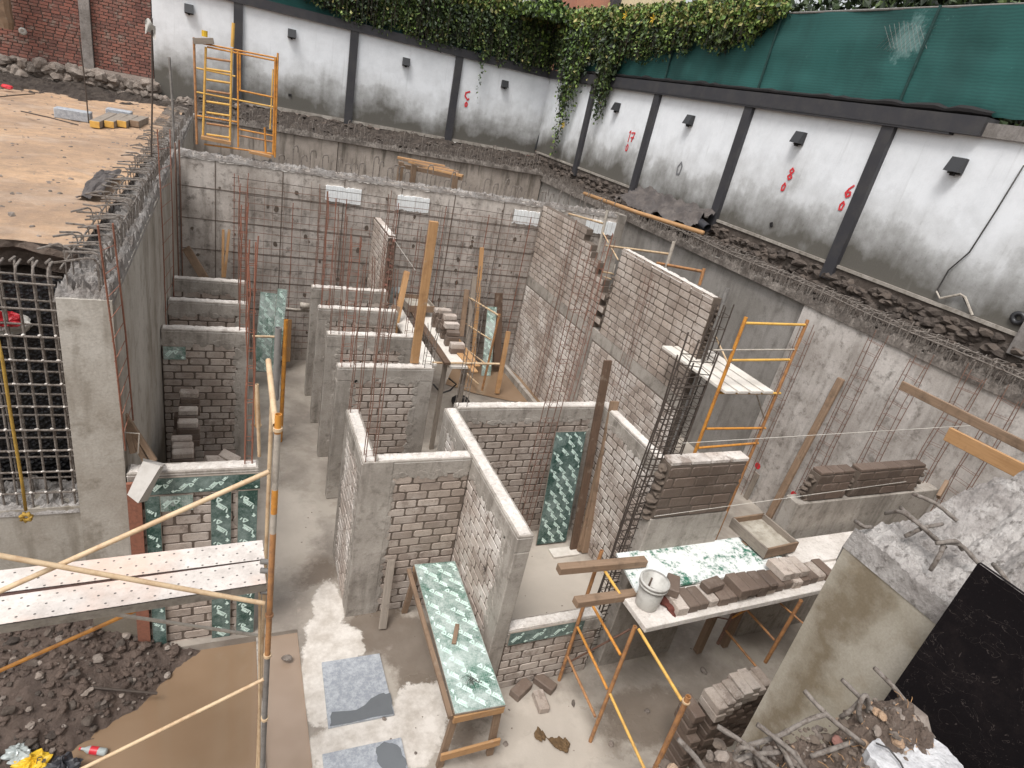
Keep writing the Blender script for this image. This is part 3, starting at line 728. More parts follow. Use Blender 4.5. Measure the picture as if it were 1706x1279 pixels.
rb = root('boundary_wall', 'grimy white boundary wall with black posts and green netting, along the right side', 'wall', (11.1, 12, 4.5), 'white boundary walls')
posts = [1.15, 4.95, 8.68, 12.42, 16.2, 19.95]
edges = posts+[23.6]
for i in range(len(edges)-1):
    mb = MB(); mb.box(11.0, edges[i]+.13, 4.72, 11.15, edges[i+1]-(.13 if i < len(edges)-2 else 0), 7.32); part('white_panel', mb, 'white_wall', rb)
for i, y in enumerate(posts):
    mb = MB(); mb.box(10.9, y-.13, 4.4 if i else 4.3, 11.17, y+.13, 7.32); part('post', mb, 'grey_post' if i <= 1 else 'black_post', rb, label='bare grey concrete post' if i == 1 else None)
mb = MB(); mb.box(10.86, 7.0, 7.32, 11.2, 23.85, 7.60); mb.obox(Vector((11.0, 15, 7.31)), Y3, X3, Z3, (15, .26, .05)); part('top_beam', mb, 'black_post', rb)
mb = MB(); mb.box(10.93, -1, 7.32, 11.18, 6.997, 7.53); part('top_beam', mb, 'grey_post', rb, label='bare grey stretch of the top beam')
mb = MB()
for i in range(len(edges)-1): mb.box(10.95, edges[i]+.131, 4.66, 11.16, edges[i+1]-.131, 4.719)
part('ledge', mb, 'conc_beam', rb)
mb = MB(); rng = random.Random(4)
for i in range(560):
    y = 1+i*.041; mb.rock((11.06+rng.uniform(-.04, .04), y, rng.uniform(4.2, 4.56)), rng.uniform(.12, .2), rng, 0, .6)
mb.box(10.98, -1, 4.0, 11.15, 23.6, 4.655); part('stone_footing', mb, 'stone_dark', rb)
paint(rb, 'R', P(1043, 235, x=11), .26, '17', wd=.02); paint(rb, 'R', P(1042, 251, x=11), .2, '0', wd=.018)
paint(rb, 'R', P(1311, 298, x=11), .205, '8', wd=.019); paint(rb, 'R', P(1301, 317, x=11), .165, '0', wd=.019)
paint(rb, 'R', P(1407, 327, x=11), .2, '6', wd=.02); paint(rb, 'R', P(1397, 349, x=11), .165, '0', wd=.02)
paint(rb, 'R', P(1126, 290, x=11), .33, '0', 'grey_paint', .02)
back = root('boundary_wall', 'grimy white boundary wall with black posts hung with ivy, across the far side', 'wall', (4, 23.7, 4.5), 'white boundary walls')
bp = [.22, 3.72, 7.37]; be = [-2.1, .22, 3.72, 7.37, 11.0]
for i in range(4):
    mb = MB(); mb.box(be[i]+(.13 if i else 0), 23.6, 4.6 if i else 4.2, be[i+1]-(.13 if i < 3 else 0), 23.75, 7.32); part('white_panel', mb, 'white_wall', back)
for x in bp:
    mb = MB(); mb.box(x-.13, 23.5, 4.35, x+.13, 23.77, 7.32); part('post', mb, 'black_post', back)
mb = MB(); mb.box(-2.1, 23.48, 7.32, 10.86, 23.8, 7.58); part('top_beam', mb, 'black_post', back)
mb = MB(); mb.box(.35, 23.55, 4.5, 11, 23.76, 4.6); part('ledge', mb, 'conc_beam', back)
paint(back, 'B', P(772, 168, y=23.6), .32, '5', wd=.028); paint(back, 'B', P(774, 177, y=23.6), .15, '0', wd=.025)
mb = MB()   # black pipe in the corner and a crack
mb.tube([P(912, 182, y=23.55), P(892, 248, y=23.55)], .04, 8); part('drain_pipe', mb, 'lampblack', back)
for px, py, f, lab in ((1030, 179, 'R', 'black square lamp beside the sprayed number 17'), (1152, 201, 'R', 'black square lamp over the grey sprayed ring'), (1335, 231, 'R', 'black square lamp over the red number 8'), (1598, 277, 'R', 'black square lamp on the wide bay nearest the camera'),
                       (941, 160, 'R', 'black square lamp half hidden by the ivy trailing in the corner'), (315, 15, 'B', 'black square lamp on the metal-grey bay left of the climbing frame'), (486, 56, 'B', 'black square lamp on the bay right of the orange scaffold'), (676, 103, 'B', 'black square lamp on the middle bay of the far white wall'), (840, 140, 'B', 'black square lamp on the far bay beside the sprayed 5')):
    if f == 'R': p = P(px, py, x=11); lamp_box(p, Vector((-1, 0, 0)), Y3, lab)
    else: p = P(px, py, y=23.6); lamp_box(p, Vector((0, -1, 0)), X3, lab)

# netting fences above both walls
nf = root('net_fence', 'green privacy netting on thin posts above the right boundary wall', 'fence', (11.1, 12, 7.6))
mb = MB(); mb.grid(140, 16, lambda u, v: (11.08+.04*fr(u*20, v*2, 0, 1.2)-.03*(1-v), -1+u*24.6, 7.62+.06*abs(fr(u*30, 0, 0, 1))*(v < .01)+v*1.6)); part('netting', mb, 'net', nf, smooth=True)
for y in (1.2, 5., 8.75, 12.45, 16.2, 20):
    mb = MB(); mb.tube([(11.02, y, 7.6), (11.02, y, 9.24)], .025, 8); part('fence_post', mb, 'net_post', nf)
mb = MB(); mb.tube([(11.1, -1, 9.23), (11.1, 23.6, 9.23)], .022, 6); part('top_rail', mb, 'greypole', nf)
mb = MB()   # chain link where the net has worn thin
for k in range(9):
    for s_ in (-1, 1):
        y = 9.2+(k-4)*.09; mb.tube([(11.035, y-s_*.16, 8.5+.02*abs(k-4)), (11.035, y+s_*.16, 9.02-.02*abs(k-4))], .0024, 3)
part('chain_link', mb, 'greypole', nf)
mb = MB(); mb.grid(80, 3, lambda u, v: (11.02-.1*math.sin(v*3), 7+u*16, 7.6+(.1+.1*abs(fr(u*20, 1, 0, 1)))*v)); part('black_fringe', mb, 'black_film', nf)
nf2 = root('net_fence', 'dark green netting above the far boundary wall, mostly under ivy', 'fence', (4, 23.7, 7.6))
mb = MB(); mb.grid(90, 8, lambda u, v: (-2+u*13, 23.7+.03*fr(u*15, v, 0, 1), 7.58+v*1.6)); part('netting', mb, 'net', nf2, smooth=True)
mb = MB(); mb.tube([(-2, 23.72, 9.2), (11, 23.72, 9.2)], .022, 6); part('top_rail', mb, 'greypole', nf2)

# ---------------- ivy
def leaf(mb, c, sz, rng, mi, down=.5, nrm=None):
    a = Vector((rng.gauss(0, 1), rng.gauss(0, 1), rng.gauss(0, 1)-down*2)).normalized()
    b = a.cross(Vector((rng.gauss(0, 1), rng.gauss(0, 1), rng.gauss(0, 1)))).normalized(); n = a.cross(b)
    c = Vector(c); t = min(1, max(0, rng.gauss(.5, .25)))
    p0 = c; p1 = c+a*sz*.5+b*sz*.36+n*sz*.1; p2 = c+a*sz; p3 = c+a*sz*.5-b*sz*.36+n*sz*.1
    k = len(mb.v); mb.v += [tuple(p0), tuple(p1), tuple(p2), tuple(p3)]; mb.face((k, k+1, k+2), mi, t); mb.face((k, k+2, k+3), mi, t)
def ivy(name, label, pos, dep, n, sz, seed, bright=None, mats=('leaf', 'leaf_dark', 'leaf_bright', 'leaf_dry'), top=9.3, topfuzz=.25):
    """strands dropping from the fence top. pos(u)->(x,y) ; dep(u)->hanging depth"""
    rng = random.Random(seed); mb = MB(); st = MB()
    for i in range(n):
        u = rng.random(); D = dep(u)
        if D <= .05: continue
        L_ = D*(1-rng.random()**2.2*.75); x, y, nx, ny = pos(u)
        off = rng.uniform(.02, .38)*(1 if rng.random() < .8 else .5)
        z = top+rng.uniform(-.1, topfuzz); dx, dy = rng.gauss(0, .05), rng.gauss(0, .05); k = 0; zz_ = z
        clump = fr(u*23, seed, 0, 1)
        mi0 = 1 if clump < -.05 else 0
        if bright and bright(u) > rng.random(): mi0 = 2
        if (i % 5 == 0 if n > 50 else i == 0): st.tube([(x-nx*off, y-ny*off, z), (x-nx*off+dx, y-ny*off+dy, z-L_)], .006, 3, caps=False)
        while z-zz_ < L_:
            f = (z-zz_)/max(L_, .01)
            cx = x-nx*off*(1-.3*f)+dx*f+rng.gauss(0, .04); cy = y-ny*off*(1-.3*f)+dy*f+rng.gauss(0, .04)
            mi = mi0
            if zz_ > top-.35 and rng.random() < .7: mi = 2 if rng.random() < .65 else 3
            elif f > .75 and rng.random() < .35: zz_ -= rng.uniform(.03, .09); continue
            elif rng.random() < .12: mi = rng.choice((0, 1, 2, 3))
            leaf(mb, (cx, cy, zz_), sz*rng.uniform(.45, 1.5)*(1 if f < .7 else .75), rng, mi); zz_ -= rng.uniform(.03, .08)
    r = root(name, label, 'climbing plant', tuple(pos(.5)[:2])+(top-1,), 'ivy over the boundary walls')
    part('leaves', mb, list(mats), r); part('stems', st, 'bark', r)
    return r
ivy('ivy', 'dark green ivy curtain over the net above the far white wall', lambda u: (-1.2+u*12.2, 23.62, 0, 1),
    lambda u: (.9+.9*min(1, u*2.2)+.35*fr(u*9, 0, 0, 1))*(1 if u < .93 else 1), 3600, .12, 1, bright=lambda u: .03+.3*max(0, (u-.8)*5))
ivy('ivy', 'bushy ivy over the right net, thinning to a few sprays towards the camera', lambda u: (11.05, 23.4-u*11.2, 1, 0),
    lambda u: (1.55-.95*u**1.2+.5*fr(u*14, 4, 0, 1)) if u < .93 else .55*(1-u)/.07, 3600, .105, 2, bright=lambda u: .08+.3*u)
ivy('ivy', 'long ivy trail hanging down the corner bay to a yellow flower', lambda u: (10.85, 20.2+u*2.0, 1, 0),
    lambda u: 2.3+2.5*math.exp(-((u-.62)/.2)**2)+.3*fr(u*9, 7, 0, 1), 85, .12, 3, bright=lambda u: .3)
ivy('ivy', 'short ivy trail spilling over the black beam right of the long trail', lambda u: (10.86, 18.6+u*.9, 1, 0), lambda u: 2.3+.8*math.sin(u*3.1), 90, .13, 5)
ivy('ivy', 'thin ivy trail down the far white wall beside the sprayed 5', lambda u: (8.05+u*.12, 23.5, 0, 1), lambda u: 3.2+.6*u, 9, .12, 6)
rng = random.Random(31); mb = MB()
for i in range(2600):
    a = rng.uniform(0, 6.28); r = rng.random()**.5; leaf(mb, (10.3+1.3*r*math.cos(a), 23.0+.9*r*math.sin(a), 9.1+.75*rng.random()*(1.1-r)), .17, rng, rng.choice((2, 2, 0, 1, 0)), .1)
r = root('shrub', 'rounded leafy shrub rising over the net in the corner', 'shrub', (10.6, 23.6, 8.5)); part('leaves', mb, ['leaf', 'leaf_dark', 'leaf_bright'], r)
st = MB()
for k in range(7): st.tube([(10.5, 23.5, 8.4), (10.5+.6*math.cos(k), 23.3+.5*math.sin(k), 9.4)], .03, 5, r2=.008)
part('stems', st, 'bark', r)
for (px, py, lab) in ((940, 208, 'yellow flower low on the long ivy trail'), (1043, 25, 'yellow flower on the ivy top nearer the corner'), (1089, 31, 'yellow flower on the ivy top further right')):
    p = P(px, py, x=10.6); mb = MB()
    for k in range(6):
        a = k*1.047; d = Vector((-.3, math.cos(a), math.sin(a))); e = Vector((-.3, math.cos(a+.5), math.sin(a+.5))); mb.quad(p, p+d*.08, p+(d+e)*.075, p+e*.08)
    single('flower', mb, 'yellow_plastic', lab, 'flower', 'yellow flowers in the ivy')

# ---------------- background trees and buildings beyond the walls
def tree(x, y, h, R, seed, label, mats=('leaf_dark', 'leaf')):
    rng = random.Random(seed); r = root('broadleaf_tree', label, 'tree', (x, y, 4.5), 'trees beyond the green netting')
    t = MB(); t.tube([(x, y, 4.2), (x+.1, y, 4.5+h*.3), (x, y+.1, 4.5+h*.6)], .2, 8, r2=.08)
    cl = []
    for k in range(9):
        a = rng.uniform(0, 6.28); q = Vector((x+R*.75*math.cos(a)*rng.random(), y+R*.75*math.sin(a)*rng.random(), 4.5+h*rng.uniform(.45, .95)))
        t.tube([(x, y, 4.5+h*.35), q], .07, 5, r2=.02); cl.append(q)
    c = MB()
    for q in cl:
        for i in range(520):
            d = Vector((rng.gauss(0, 1), rng.gauss(0, 1), rng.gauss(0, .8))).normalized()*R*.55*rng.uniform(.4, 1)
            leaf(c, q+d, .22, rng, 0 if rng.random() < .65 else 1, .2)
    part('trunk', t, 'bark', r); part('crown', c, list(mats), r)
tree(13.8, 17.5, 6.2, 1.9, 41, 'dark tree behind the net just right of the cream building')
tree(14.2, 14.4, 6.8, 2.0, 42, 'dark tree behind the middle of the right net')
tree(14.4, 11.4, 7, 2.0, 43, 'dark tree behind the worn patch of netting')
tree(14.0, 8.4, 7, 2.1, 44, 'dark tree behind the net nearest the camera')
bW = root('building', 'white house with dark window just over the far ivy', 'building', (20, 42, 5), 'houses beyond the boundary wall')
def bbox(par, name, px0, px1, ybot, ytop, Y, mat, dep=4):
    a = P(px0, ybot, y=Y); b = P(px1, ytop, y=Y); mb = MB(); mb.box(a.x, Y, 0, b.x, Y+dep, max(b.z, a.z)); part(name, mb, mat, par)
bbox(bW, 'wall', 820, 912, 30, -60, 38, 'b_white')
a = P(880, 22, y=37.95); mb = MB(); mb.box(a.x, 37.9, a.z-.4, a.x+.7, 38.0, a.z+3); part('window', mb, 'b_dark', bW)
bO = root('building', 'salmon and orange house with dark red column beyond the corner shrub', 'building', (24, 40, 5), 'houses beyond the boundary wall')
bbox(bO, 'wall', 913, 926, 30, -60, 38.5, 'b_orange'); bbox(bO, 'column', 926, 935, 30, -60, 38.2, 'b_red')
bbox(bO, 'terrace_wall', 955, 1075, 30, 4, 40, 'b_orange'); bbox(bO, 'upper_storey', 995, 1072, 12, 2, 41, 'b_red')
bbox(bO, 'roof_edge', 1020, 1068, 12, 5, 39.5, 'b_dark', 1)
bC = root('building', 'plain cream building beside the dark trees', 'building', (30, 36, 5), 'houses beyond the boundary wall')
bbox(bC, 'wall', 1079, 1150, 30, -40, 36, 'b_cream')

# ---------------- red brick wall at top left
def blockwall(mb, org, u, n, Lg, z0, z1, th, bl=.285, ch=.12, m=(0, 1), seed=0, both=True, jag0=None, jag1=None, skip=None, gap=.017, prot=.007, core=True, rnd=.35):
    """mortar core (slot m[1]) with individually laid blocks (slot m[0]); u along, n outward normal"""
    rng = random.Random(seed); org = Vector(org); u = Vector(u); n = Vector(n)
    if core: mb.obox(org+u*Lg/2-n*th/2+Z3*((z0+z1)/2), u, n, Z3, (Lg-.004, th-.002, z1-z0-.004), m[1])
    row = 0; z = z0
    while z < z1-.03:
        zt = min(z+ch, z1); x = -(row % 2)*bl/2-rng.uniform(0, .03)
        while x < Lg:
            l = bl*rng.uniform(.9, 1.08); a, b = max(0, x), min(Lg, x+l)
            if b-a > .05 and not (skip and skip((a+b)/2, (z+zt)/2)):
                t = rng.random(); e = [rng.uniform(.002, .006) for _ in range(4)]
                for sgn in ((1, -1) if both else (1,)):
                    base = org+(Vector((0, 0, 0)) if sgn > 0 else -n*th); nn = n*sgn; p = prot*rng.uniform(.5, 1.4)
                    g = gap/2; a1, b1, c0, c1 = a+g+rng.uniform(0, .005), b-g-rng.uniform(0, .005), z+g+rng.uniform(-.003, .003), zt-g+rng.uniform(-.003, .003)
                    ct = .018*rng.uniform(.3, 1.8)*rnd*2
                    ring = [(a1+ct, c0), (b1-ct, c0), (b1, c0+ct), (b1, c1-ct), (b1-ct, c1), (a1+ct, c1), (a1, c1-ct), (a1, c0+ct)]
                    k = len(mb.v); mx, mz = (a1+b1)/2, (c0+c1)/2
                    for (q, w_) in ring: mb.v.append(tuple(base+u*q+Z3*w_-nn*.002))
                    for (q, w_) in ring: mb.v.append(tuple(base+u*(q+(mx-q)*.05)+Z3*(w_+(mz-w_)*.09)+nn*p))
                    for j in range(8):
                        j2 = (j+1) % 8; mb.face((k+j, k+j2, k+8+j2, k+8+j), m[0], t)
                    mb.face(tuple(k+8+j for j in range(8)), m[0], t)
            x += l
        z += ch; row += 1
rbw = root('brick_wall', 'old red brick wall on a rough stone footing beside the sandy lot', 'wall', (-6, 23.6, 4))
mb = MB(); blockwall(mb, (-14, 23.6, 0), X3, -Y3, 10.1, 4.6, 9, .2, .24, .085, seed=2, both=False, gap=.016, prot=.012, rnd=.2)
part('brickwork', mb, ['red_brick', 'red_mortar'], rbw, label='redder, more worn stretch left of the concrete post')
mb = MB(); blockwall(mb, (-3.64, 23.6, 0), X3, -Y3, 1.53, 4.75, 9, .2, .24, .085, seed=3, both=False, gap=.016, prot=.012, rnd=.2)
part('brickwork', mb, ['red_brick', 'red_mortar'], rbw)
mb = MB(); mb.box(-3.9, 23.45, 4.1, -3.64, 23.8, 9); part('post', mb, 'grey_post', rbw)
mb = MB(); rng = random.Random(8)
for i in range(520):
    x = -14+i*.0231; mb.rock((x, 23.5+rng.uniform(-.08, .05), rng.uniform(3.75, 4.62)), rng.uniform(.14, .26), rng, 0, .75)
mb.box(-14, 23.5, 3.7, -2.1, 23.8, 4.6)
for i in range(40): mb.rock((-2.1+i*.06, 23.3, rng.uniform(4.0, 4.4)), rng.uniform(.1, .2), rng, 0, .75)
part('stone_footing', mb, 'stone', rbw)
mb = MB(); p = P(8, 20, y=23.0)
mb.tube([(p.x-.1, 23, 7.6), (p.x-.05, 23, p.z), (p.x, 23, p.z-.25), (p.x, 23, p.z-.4)], .24, 10, r2=.15); single('timber_log', mb, 'wood_old', 'stout brown log end sticking down over the red brick wall', 'log')
# ================================================================== BLOCK WALLS IN THE PIT
GP = 'low block partitions with pale concrete tops'
def blotches(mb, a, b, n_, sp, seed, r=.035):
    """thin irregular skins of spilt mortar along the line a-b, facing n_"""
    rng = random.Random(seed); a, b, n_ = Vector(a), Vector(b), Vector(n_); L_ = (b-a).length; u = (b-a).normalized(); v = n_.cross(u)
    for i in range(int(L_/sp)):
        c = a+u*(i+rng.random())*sp+v*rng.uniform(-.03, .03)+n_*(.010+.0006*(i % 7)); k = len(mb.v); m = 9; rr = r*rng.uniform(.5, 1.5); e = rng.uniform(.6, 1.6)
        for j in range(m):
            an = 6.283*j/m; q = rr*rng.uniform(.65, 1.25); mb.v.append(tuple(c+u*math.cos(an)*q*e+v*math.sin(an)*q))
        for j in range(m):
            an = 6.283*j/m; mb.v.append(tuple(c-n_*.009+u*math.cos(an)*rr*e*1.3+v*math.sin(an)*rr*1.3))
        mb.face(tuple(k+j for j in range(m)))
        for j in range(m): mb.face((k+j, k+m+j, k+m+(j+1) % m, k+(j+1) % m))
def partition(label, x0, x1, y, zb=0., zt=2.4, cols=('R',), th=.15, pale=False, cw=.17, seed=0, beam=.24, brick='block', group=GP, name='block_wall', mort='mortar', front=True):
    r = root(name, label, 'block wall', ((x0+x1)/2, y, zb), group)
    a, b = x0+(cw if 'L' in cols else 0), x1-(cw if 'R' in cols else 0)
    mb = MB(); blockwall(mb, (a, y, 0), X3, -Y3, b-a, zb, zt-beam, th, seed=seed); part('blockwork', mb, [brick, mort], r)
    for c in cols:
        mb = MB()
        if c == 'L': mb.obox(Vector((x0+cw/2-.002, y+th/2, (zb+zt-beam)/2)), X3, Y3, Z3, (cw, th+.012, zt-beam-zb), 0, .5, .01)
        else: mb.obox(Vector((x1-cw/2+.002, y+th/2, (zb+zt-beam)/2)), X3, Y3, Z3, (cw, th+.012, zt-beam-zb), 0, .5, .01)
        xc = x0+cw if c == 'L' else x1-cw; blotches(mb, (xc, y, zb), (xc, y, zt-beam), (0, -1, 0), .05, seed+7)
        part('tie_column', mb, 'conc_beam', r)
    mb = MB(); mb.obox(Vector(((x0+x1)/2, y+th/2, zt-beam/2-.008)), X3, Y3, Z3, (x1-x0, th+.018, beam-.016), 0, .5, .008); blotches(mb, (a, y, zt-beam), (b, y, zt-beam), (0, -1, 0), .055, seed+9); part('bond_beam', mb, 'conc_beam', r)
    part('beam_top', rough_cap(x0-.002, y-.011, x1+.002, y+th+.011, zt-.012, .035, int((x1-x0)*35), 5, seed+1), 'conc_cap', r)
    return r
def partition_y(label, x, y0, y1, zb=0., zt=2.4, cols=('N',), th=.15, cw=.17, seed=0, beam=.24, brick='block', group=GP, name='block_wall', mort='mortar', skip=None):
    """wall running into depth, faces at x and x+th"""
    r = root(name, label, 'block wall', (x+th/2, (y0+y1)/2, zb), group)
    a, b = y0+(cw if 'N' in cols else 0), y1-(cw if 'F' in cols else 0)
    mb = MB(); blockwall(mb, (x, a, 0), Y3, -X3, b-a, zb, zt-beam, th, seed=seed); part('blockwork', mb, [brick, mort], r)
    for c in cols:
        mb = MB(); yc = y0+cw/2-.002 if c == 'N' else y1-cw/2+.002
        mb.obox(Vector((x+th/2, yc, (zb+zt-beam)/2)), X3, Y3, Z3, (th+.012, cw, zt-beam-zb), 0, .5, .01); yc2 = y0+cw if c == 'N' else y1-cw; blotches(mb, (x, yc2, zb), (x, yc2, zt-beam), (-1, 0, 0), .05, seed+7); part('tie_column', mb, 'conc_beam', r)
    mb = MB(); mb.obox(Vector((x+th/2, (y0+y1)/2, zt-beam/2-.008)), X3, Y3, Z3, (th+.018, y1-y0, beam-.016), 0, .5, .008); blotches(mb, (x, a, zt-beam), (x, b, zt-beam), (-1, 0, 0), .055, seed+9); part('bond_beam', mb, 'conc_beam', r)
    part('beam_top', rough_cap(x-.011, y0-.002, x+th+.011, y1+.002, zt-.012, .035, 5, int((y1-y0)*35), seed+1), 'conc_cap', r)
    return r
left1 = partition('block partition clad in green form boards at the head of the left bay, nearest the camera', -.9, .3, 5.87, zb=-.1, seed=1)
partition('block partition against the left wall with block piles stacked before it', -.9, .3, 9.55, seed=2)
partition('middle one of the three block partitions set against the left wall in a row', -.9, .3, 10.76, seed=3)
partition('block partition against the left wall, closest to the mesh-hung cross wall', -.9, .3, 11.87, seed=4)
partition('block partition of the middle row with its post of fresh timber standing on top', 1.46, 2.94, 8.36, cols=('L', 'R'), seed=5, cw=.26)
partition('second block partition of the middle row counted from the front booth', 1.46, 2.94, 9.58, cols=('L', 'R'), seed=6, cw=.2)
partition('third block partition of the middle row counted from the front booth', 1.46, 2.9, 10.78, cols=('L',), seed=7, cw=.2)
partition('rearmost block partition of the middle row, nearest the cross wall', 1.46, 2.94, 11.9, cols=('L',), seed=8, cw=.2)
partition('front wall of the open booth, pale blocks behind the grey leaning board', 1.565, 2.725, 5.87, cols=(), seed=9)
mb = MB()
bl = partition_y('narrow left side wall of the open booth, bars rising at both ends', 1.40, 5.87, 7.1, cols=('N', 'F'), th=.155, seed=10, brick='block_pale')
mb = MB(); mb.obox(Vector((1.572, 5.866, 1.19)), X3, Y3, Z3, (.356, .03, 2.38), 0, .5, .003); blotches(mb, (1.75, 5.868, 0), (1.75, 5.868, 2.15), (0, -1, 0), .05, 3, .045); part('smeared_column', mb, 'conc_beam', bl)
partition_y('long sloping-seen booth wall beside the green bench', 2.735, 4.38, 7.1, cols=('N', 'F'), th=.17, seed=11, brick='block_pale', cw=.25)
partition('back wall of the room with the leaning green board', 2.92, 5.36, 7.1, cols=('R',), seed=12)
partition_y('pale block wall on the right of the room with the leaning green board', 5.37, 4.55, 7.25, cols=('F',), th=.15, seed=13, brick='block_pale')
# low wall closing that room
r = partition('knee-high block wall with a green board face in front of the empty room', 2.92, 4.2, 4.4, zt=.98, cols=(), seed=14, th=.16, beam=.2)
# tower wall of wet blocks and right wet wall
tw = root('block_wall', 'wet dark block pier with a pale top beside the tall cage of bars', 'block wall', (5, 4.5, 0), 'wet block walls in a row')
mb = MB(); blockwall(mb, (4.42, 4.4, 0), X3, -Y3, 1.12, 2.42, 3.14, .17, seed=15, ch=.14, bl=.3); part('blockwork', mb, ['block_wet', 'mortar'], tw)
mb = MB(); mb.obox(Vector((4.99, 4.49, 1.2)), X3, Y3, Z3, (1.16, .18, 2.42), 0, .5, .01); part('concrete_band', mb, 'conc_beam', tw)
mb = MB(); rng = random.Random(2)
for k in range(4): mb.obox(Vector((4.57+k*.285, 4.485, 3.165)), X3, Y3, Z3, (.275, .165, .05), 0, rng.random(), .008)
part('top_course', mb, 'block_pale', tw)
mb = MB()
for k in range(9): mb.rock((4.4+rng.uniform(-.04, .03), 4.47, 2.4+k*.085), .07, rng)
for k in range(8): mb.rock((5.55+rng.uniform(-.02, .04), 4.47, 2.45+k*.085), .045, rng)
part('ragged_edge', mb, 'mortar', tw)
lwl = root('block_wall', 'low beam with two short runs of wet blocks laid on it, under the long timbers', 'block wall', (8, 4.5, 0), 'wet block walls in a row')
mb = MB(); mb.obox(Vector((8.27, 4.5, 1.2)), X3, Y3, Z3, (2.98, .22, 2.42), 0, .5, .01); part('concrete_band', mb, 'conc_beam', lwl)
mb = MB(); blockwall(mb, (6.98, 4.42, 0), X3, -Y3, .66, 2.42, 2.82, .16, seed=16, ch=.135, bl=.3); blockwall(mb, (7.76, 4.42, 0), X3, -Y3, 1.4, 2.42, 2.82, .16, seed=17, ch=.135, bl=.3)
for k in range(3): mb.obox(Vector((7.1+k*.22, 4.5, 2.845)), X3, Y3, Z3, (.2, .16, .045), 0, .2*k, .008)
for k in range(5): mb.obox(Vector((7.9+k*.28, 4.5, 2.845)), X3, Y3, Z3, (.27, .16, .045), 0, .2*k, .008)
part('blockwork', mb, ['block_wet', 'mortar'], lwl)
mb = MB()
for x in (6.9, 7.68, 9.2):
    for k in range(7): mb.rock((x+rng.uniform(-.06, .06), 4.48, 2.42+k*.06), .055, rng)
part('ragged_edge', mb, 'mortar', lwl)

# tall brick wall with band and toothed gap
tb = root('block_wall', 'tall pale block wall with a concrete band and a toothed gap near its middle', 'block wall', (6.9, 10.4, 0))
Yf, Yn = 13.63, 7.1
mb = MB(); blockwall(mb, (6.85, 10.42, 0), Y3, -X3, Yf-10.42, .0, 2.28, .16, seed=20, ch=.125); blockwall(mb, (6.85, Yn, 0), Y3, -X3, 10.1-Yn, 0, 2.28, .16, seed=21, ch=.125)
part('lower_blockwork', mb, ['block_pale', 'mortar_pale'], tb)
mb = MB(); mb.box(6.842, Yn, 2.28, 7.018, Yf, 2.5); part('concrete_band', mb, 'conc_beam', tb)
mb = MB(); mb.box(6.843, 10.11, 0, 7.017, 10.41, 2.275); part('tie_column', mb, 'conc_beam', tb)
def upper(y0, y1, prof, seed, mb):
    """course by course, with a stepped top outline prof(z)->(ylo,yhi)"""
    rng = random.Random(seed); z = 2.5; row = 0
    while z < 4.25:
        lo, hi = prof(z+.06)
        lo += rng.uniform(-.05, .05); blockwall(mb, (6.85, lo, 0), Y3, -X3, hi-lo, z, z+.125, .16, seed=seed+row, ch=.125)
        z += .125; row += 1
mb = MB(); upper(0, 0, lambda z: (10.12+max(0, z-3.25)*1.45+.1*math.sin(z*25), Yf), 50, mb); upper(0, 0, lambda z: (Yn+(.1 if z > 4 else 0), 9.93), 80, mb)
part('upper_blockwork', mb, ['block', 'mortar'], tb)
mb = MB()
for k in range(26): mb.rock((6.93, 10.02+rng.uniform(-.05, .05), 2.5+k*.045), .06, rng)
for k in range(12): mb.rock((6.95, 7.12+rng.uniform(-.05, .03), 3.2+k*.08), .05, rng)
part('ragged_edge', mb, 'mortar', tb)
part('wall_top', rough_cap(6.84, Yn+.1, 7.02, 9.94, 4.245, .04, 5, 90, 3), 'conc_cap', tb)
mb = MB(); mb.box(6.5, 7.3, -.01, 6.6, 13.6, .16); single('kerb_footing', mb, 'conc_beam', 'low concrete kerb running along the foot of the tall pale block wall', 'kerb')
mb = MB(); n0 = len(mb.v)
pts = [P(*q, z=.012) for q in ((742, 640), (790, 655), (850, 668), (905, 675), (960, 690), (880, 640), (846, 612), (800, 590), (760, 600))]
for p in pts: mb.v.append((p.x, p.y, .016))
mb.face(tuple(range(n0, n0+len(pts)))); struct('puddle', mb, 'water')
# short stub wall off the cross wall
sw2 = root('block_wall', 'raw stub of block wall standing out from the cross wall above the work platform', 'block wall', (2.95, 12.8, 0))
mb = MB(); blockwall(mb, (2.86, 12.06, 0), Y3, -X3, 1.57, 0, 3.5, .17, seed=30)
part('blockwork', mb, ['block', 'mortar'], sw2)
mb = MB(); rng = random.Random(6)
for k in range(30): mb.rock((2.945+rng.uniform(-.04, .04), 12.05, 1.5+k*.066), .055, rng, k % 2)
part('ragged_edge', mb, ['mortar', 'red_brick'], sw2)
part('wall_top', rough_cap(2.85, 12.05, 3.04, 13.63, 3.495, .03, 5, 50, 3), 'block_pale', sw2)
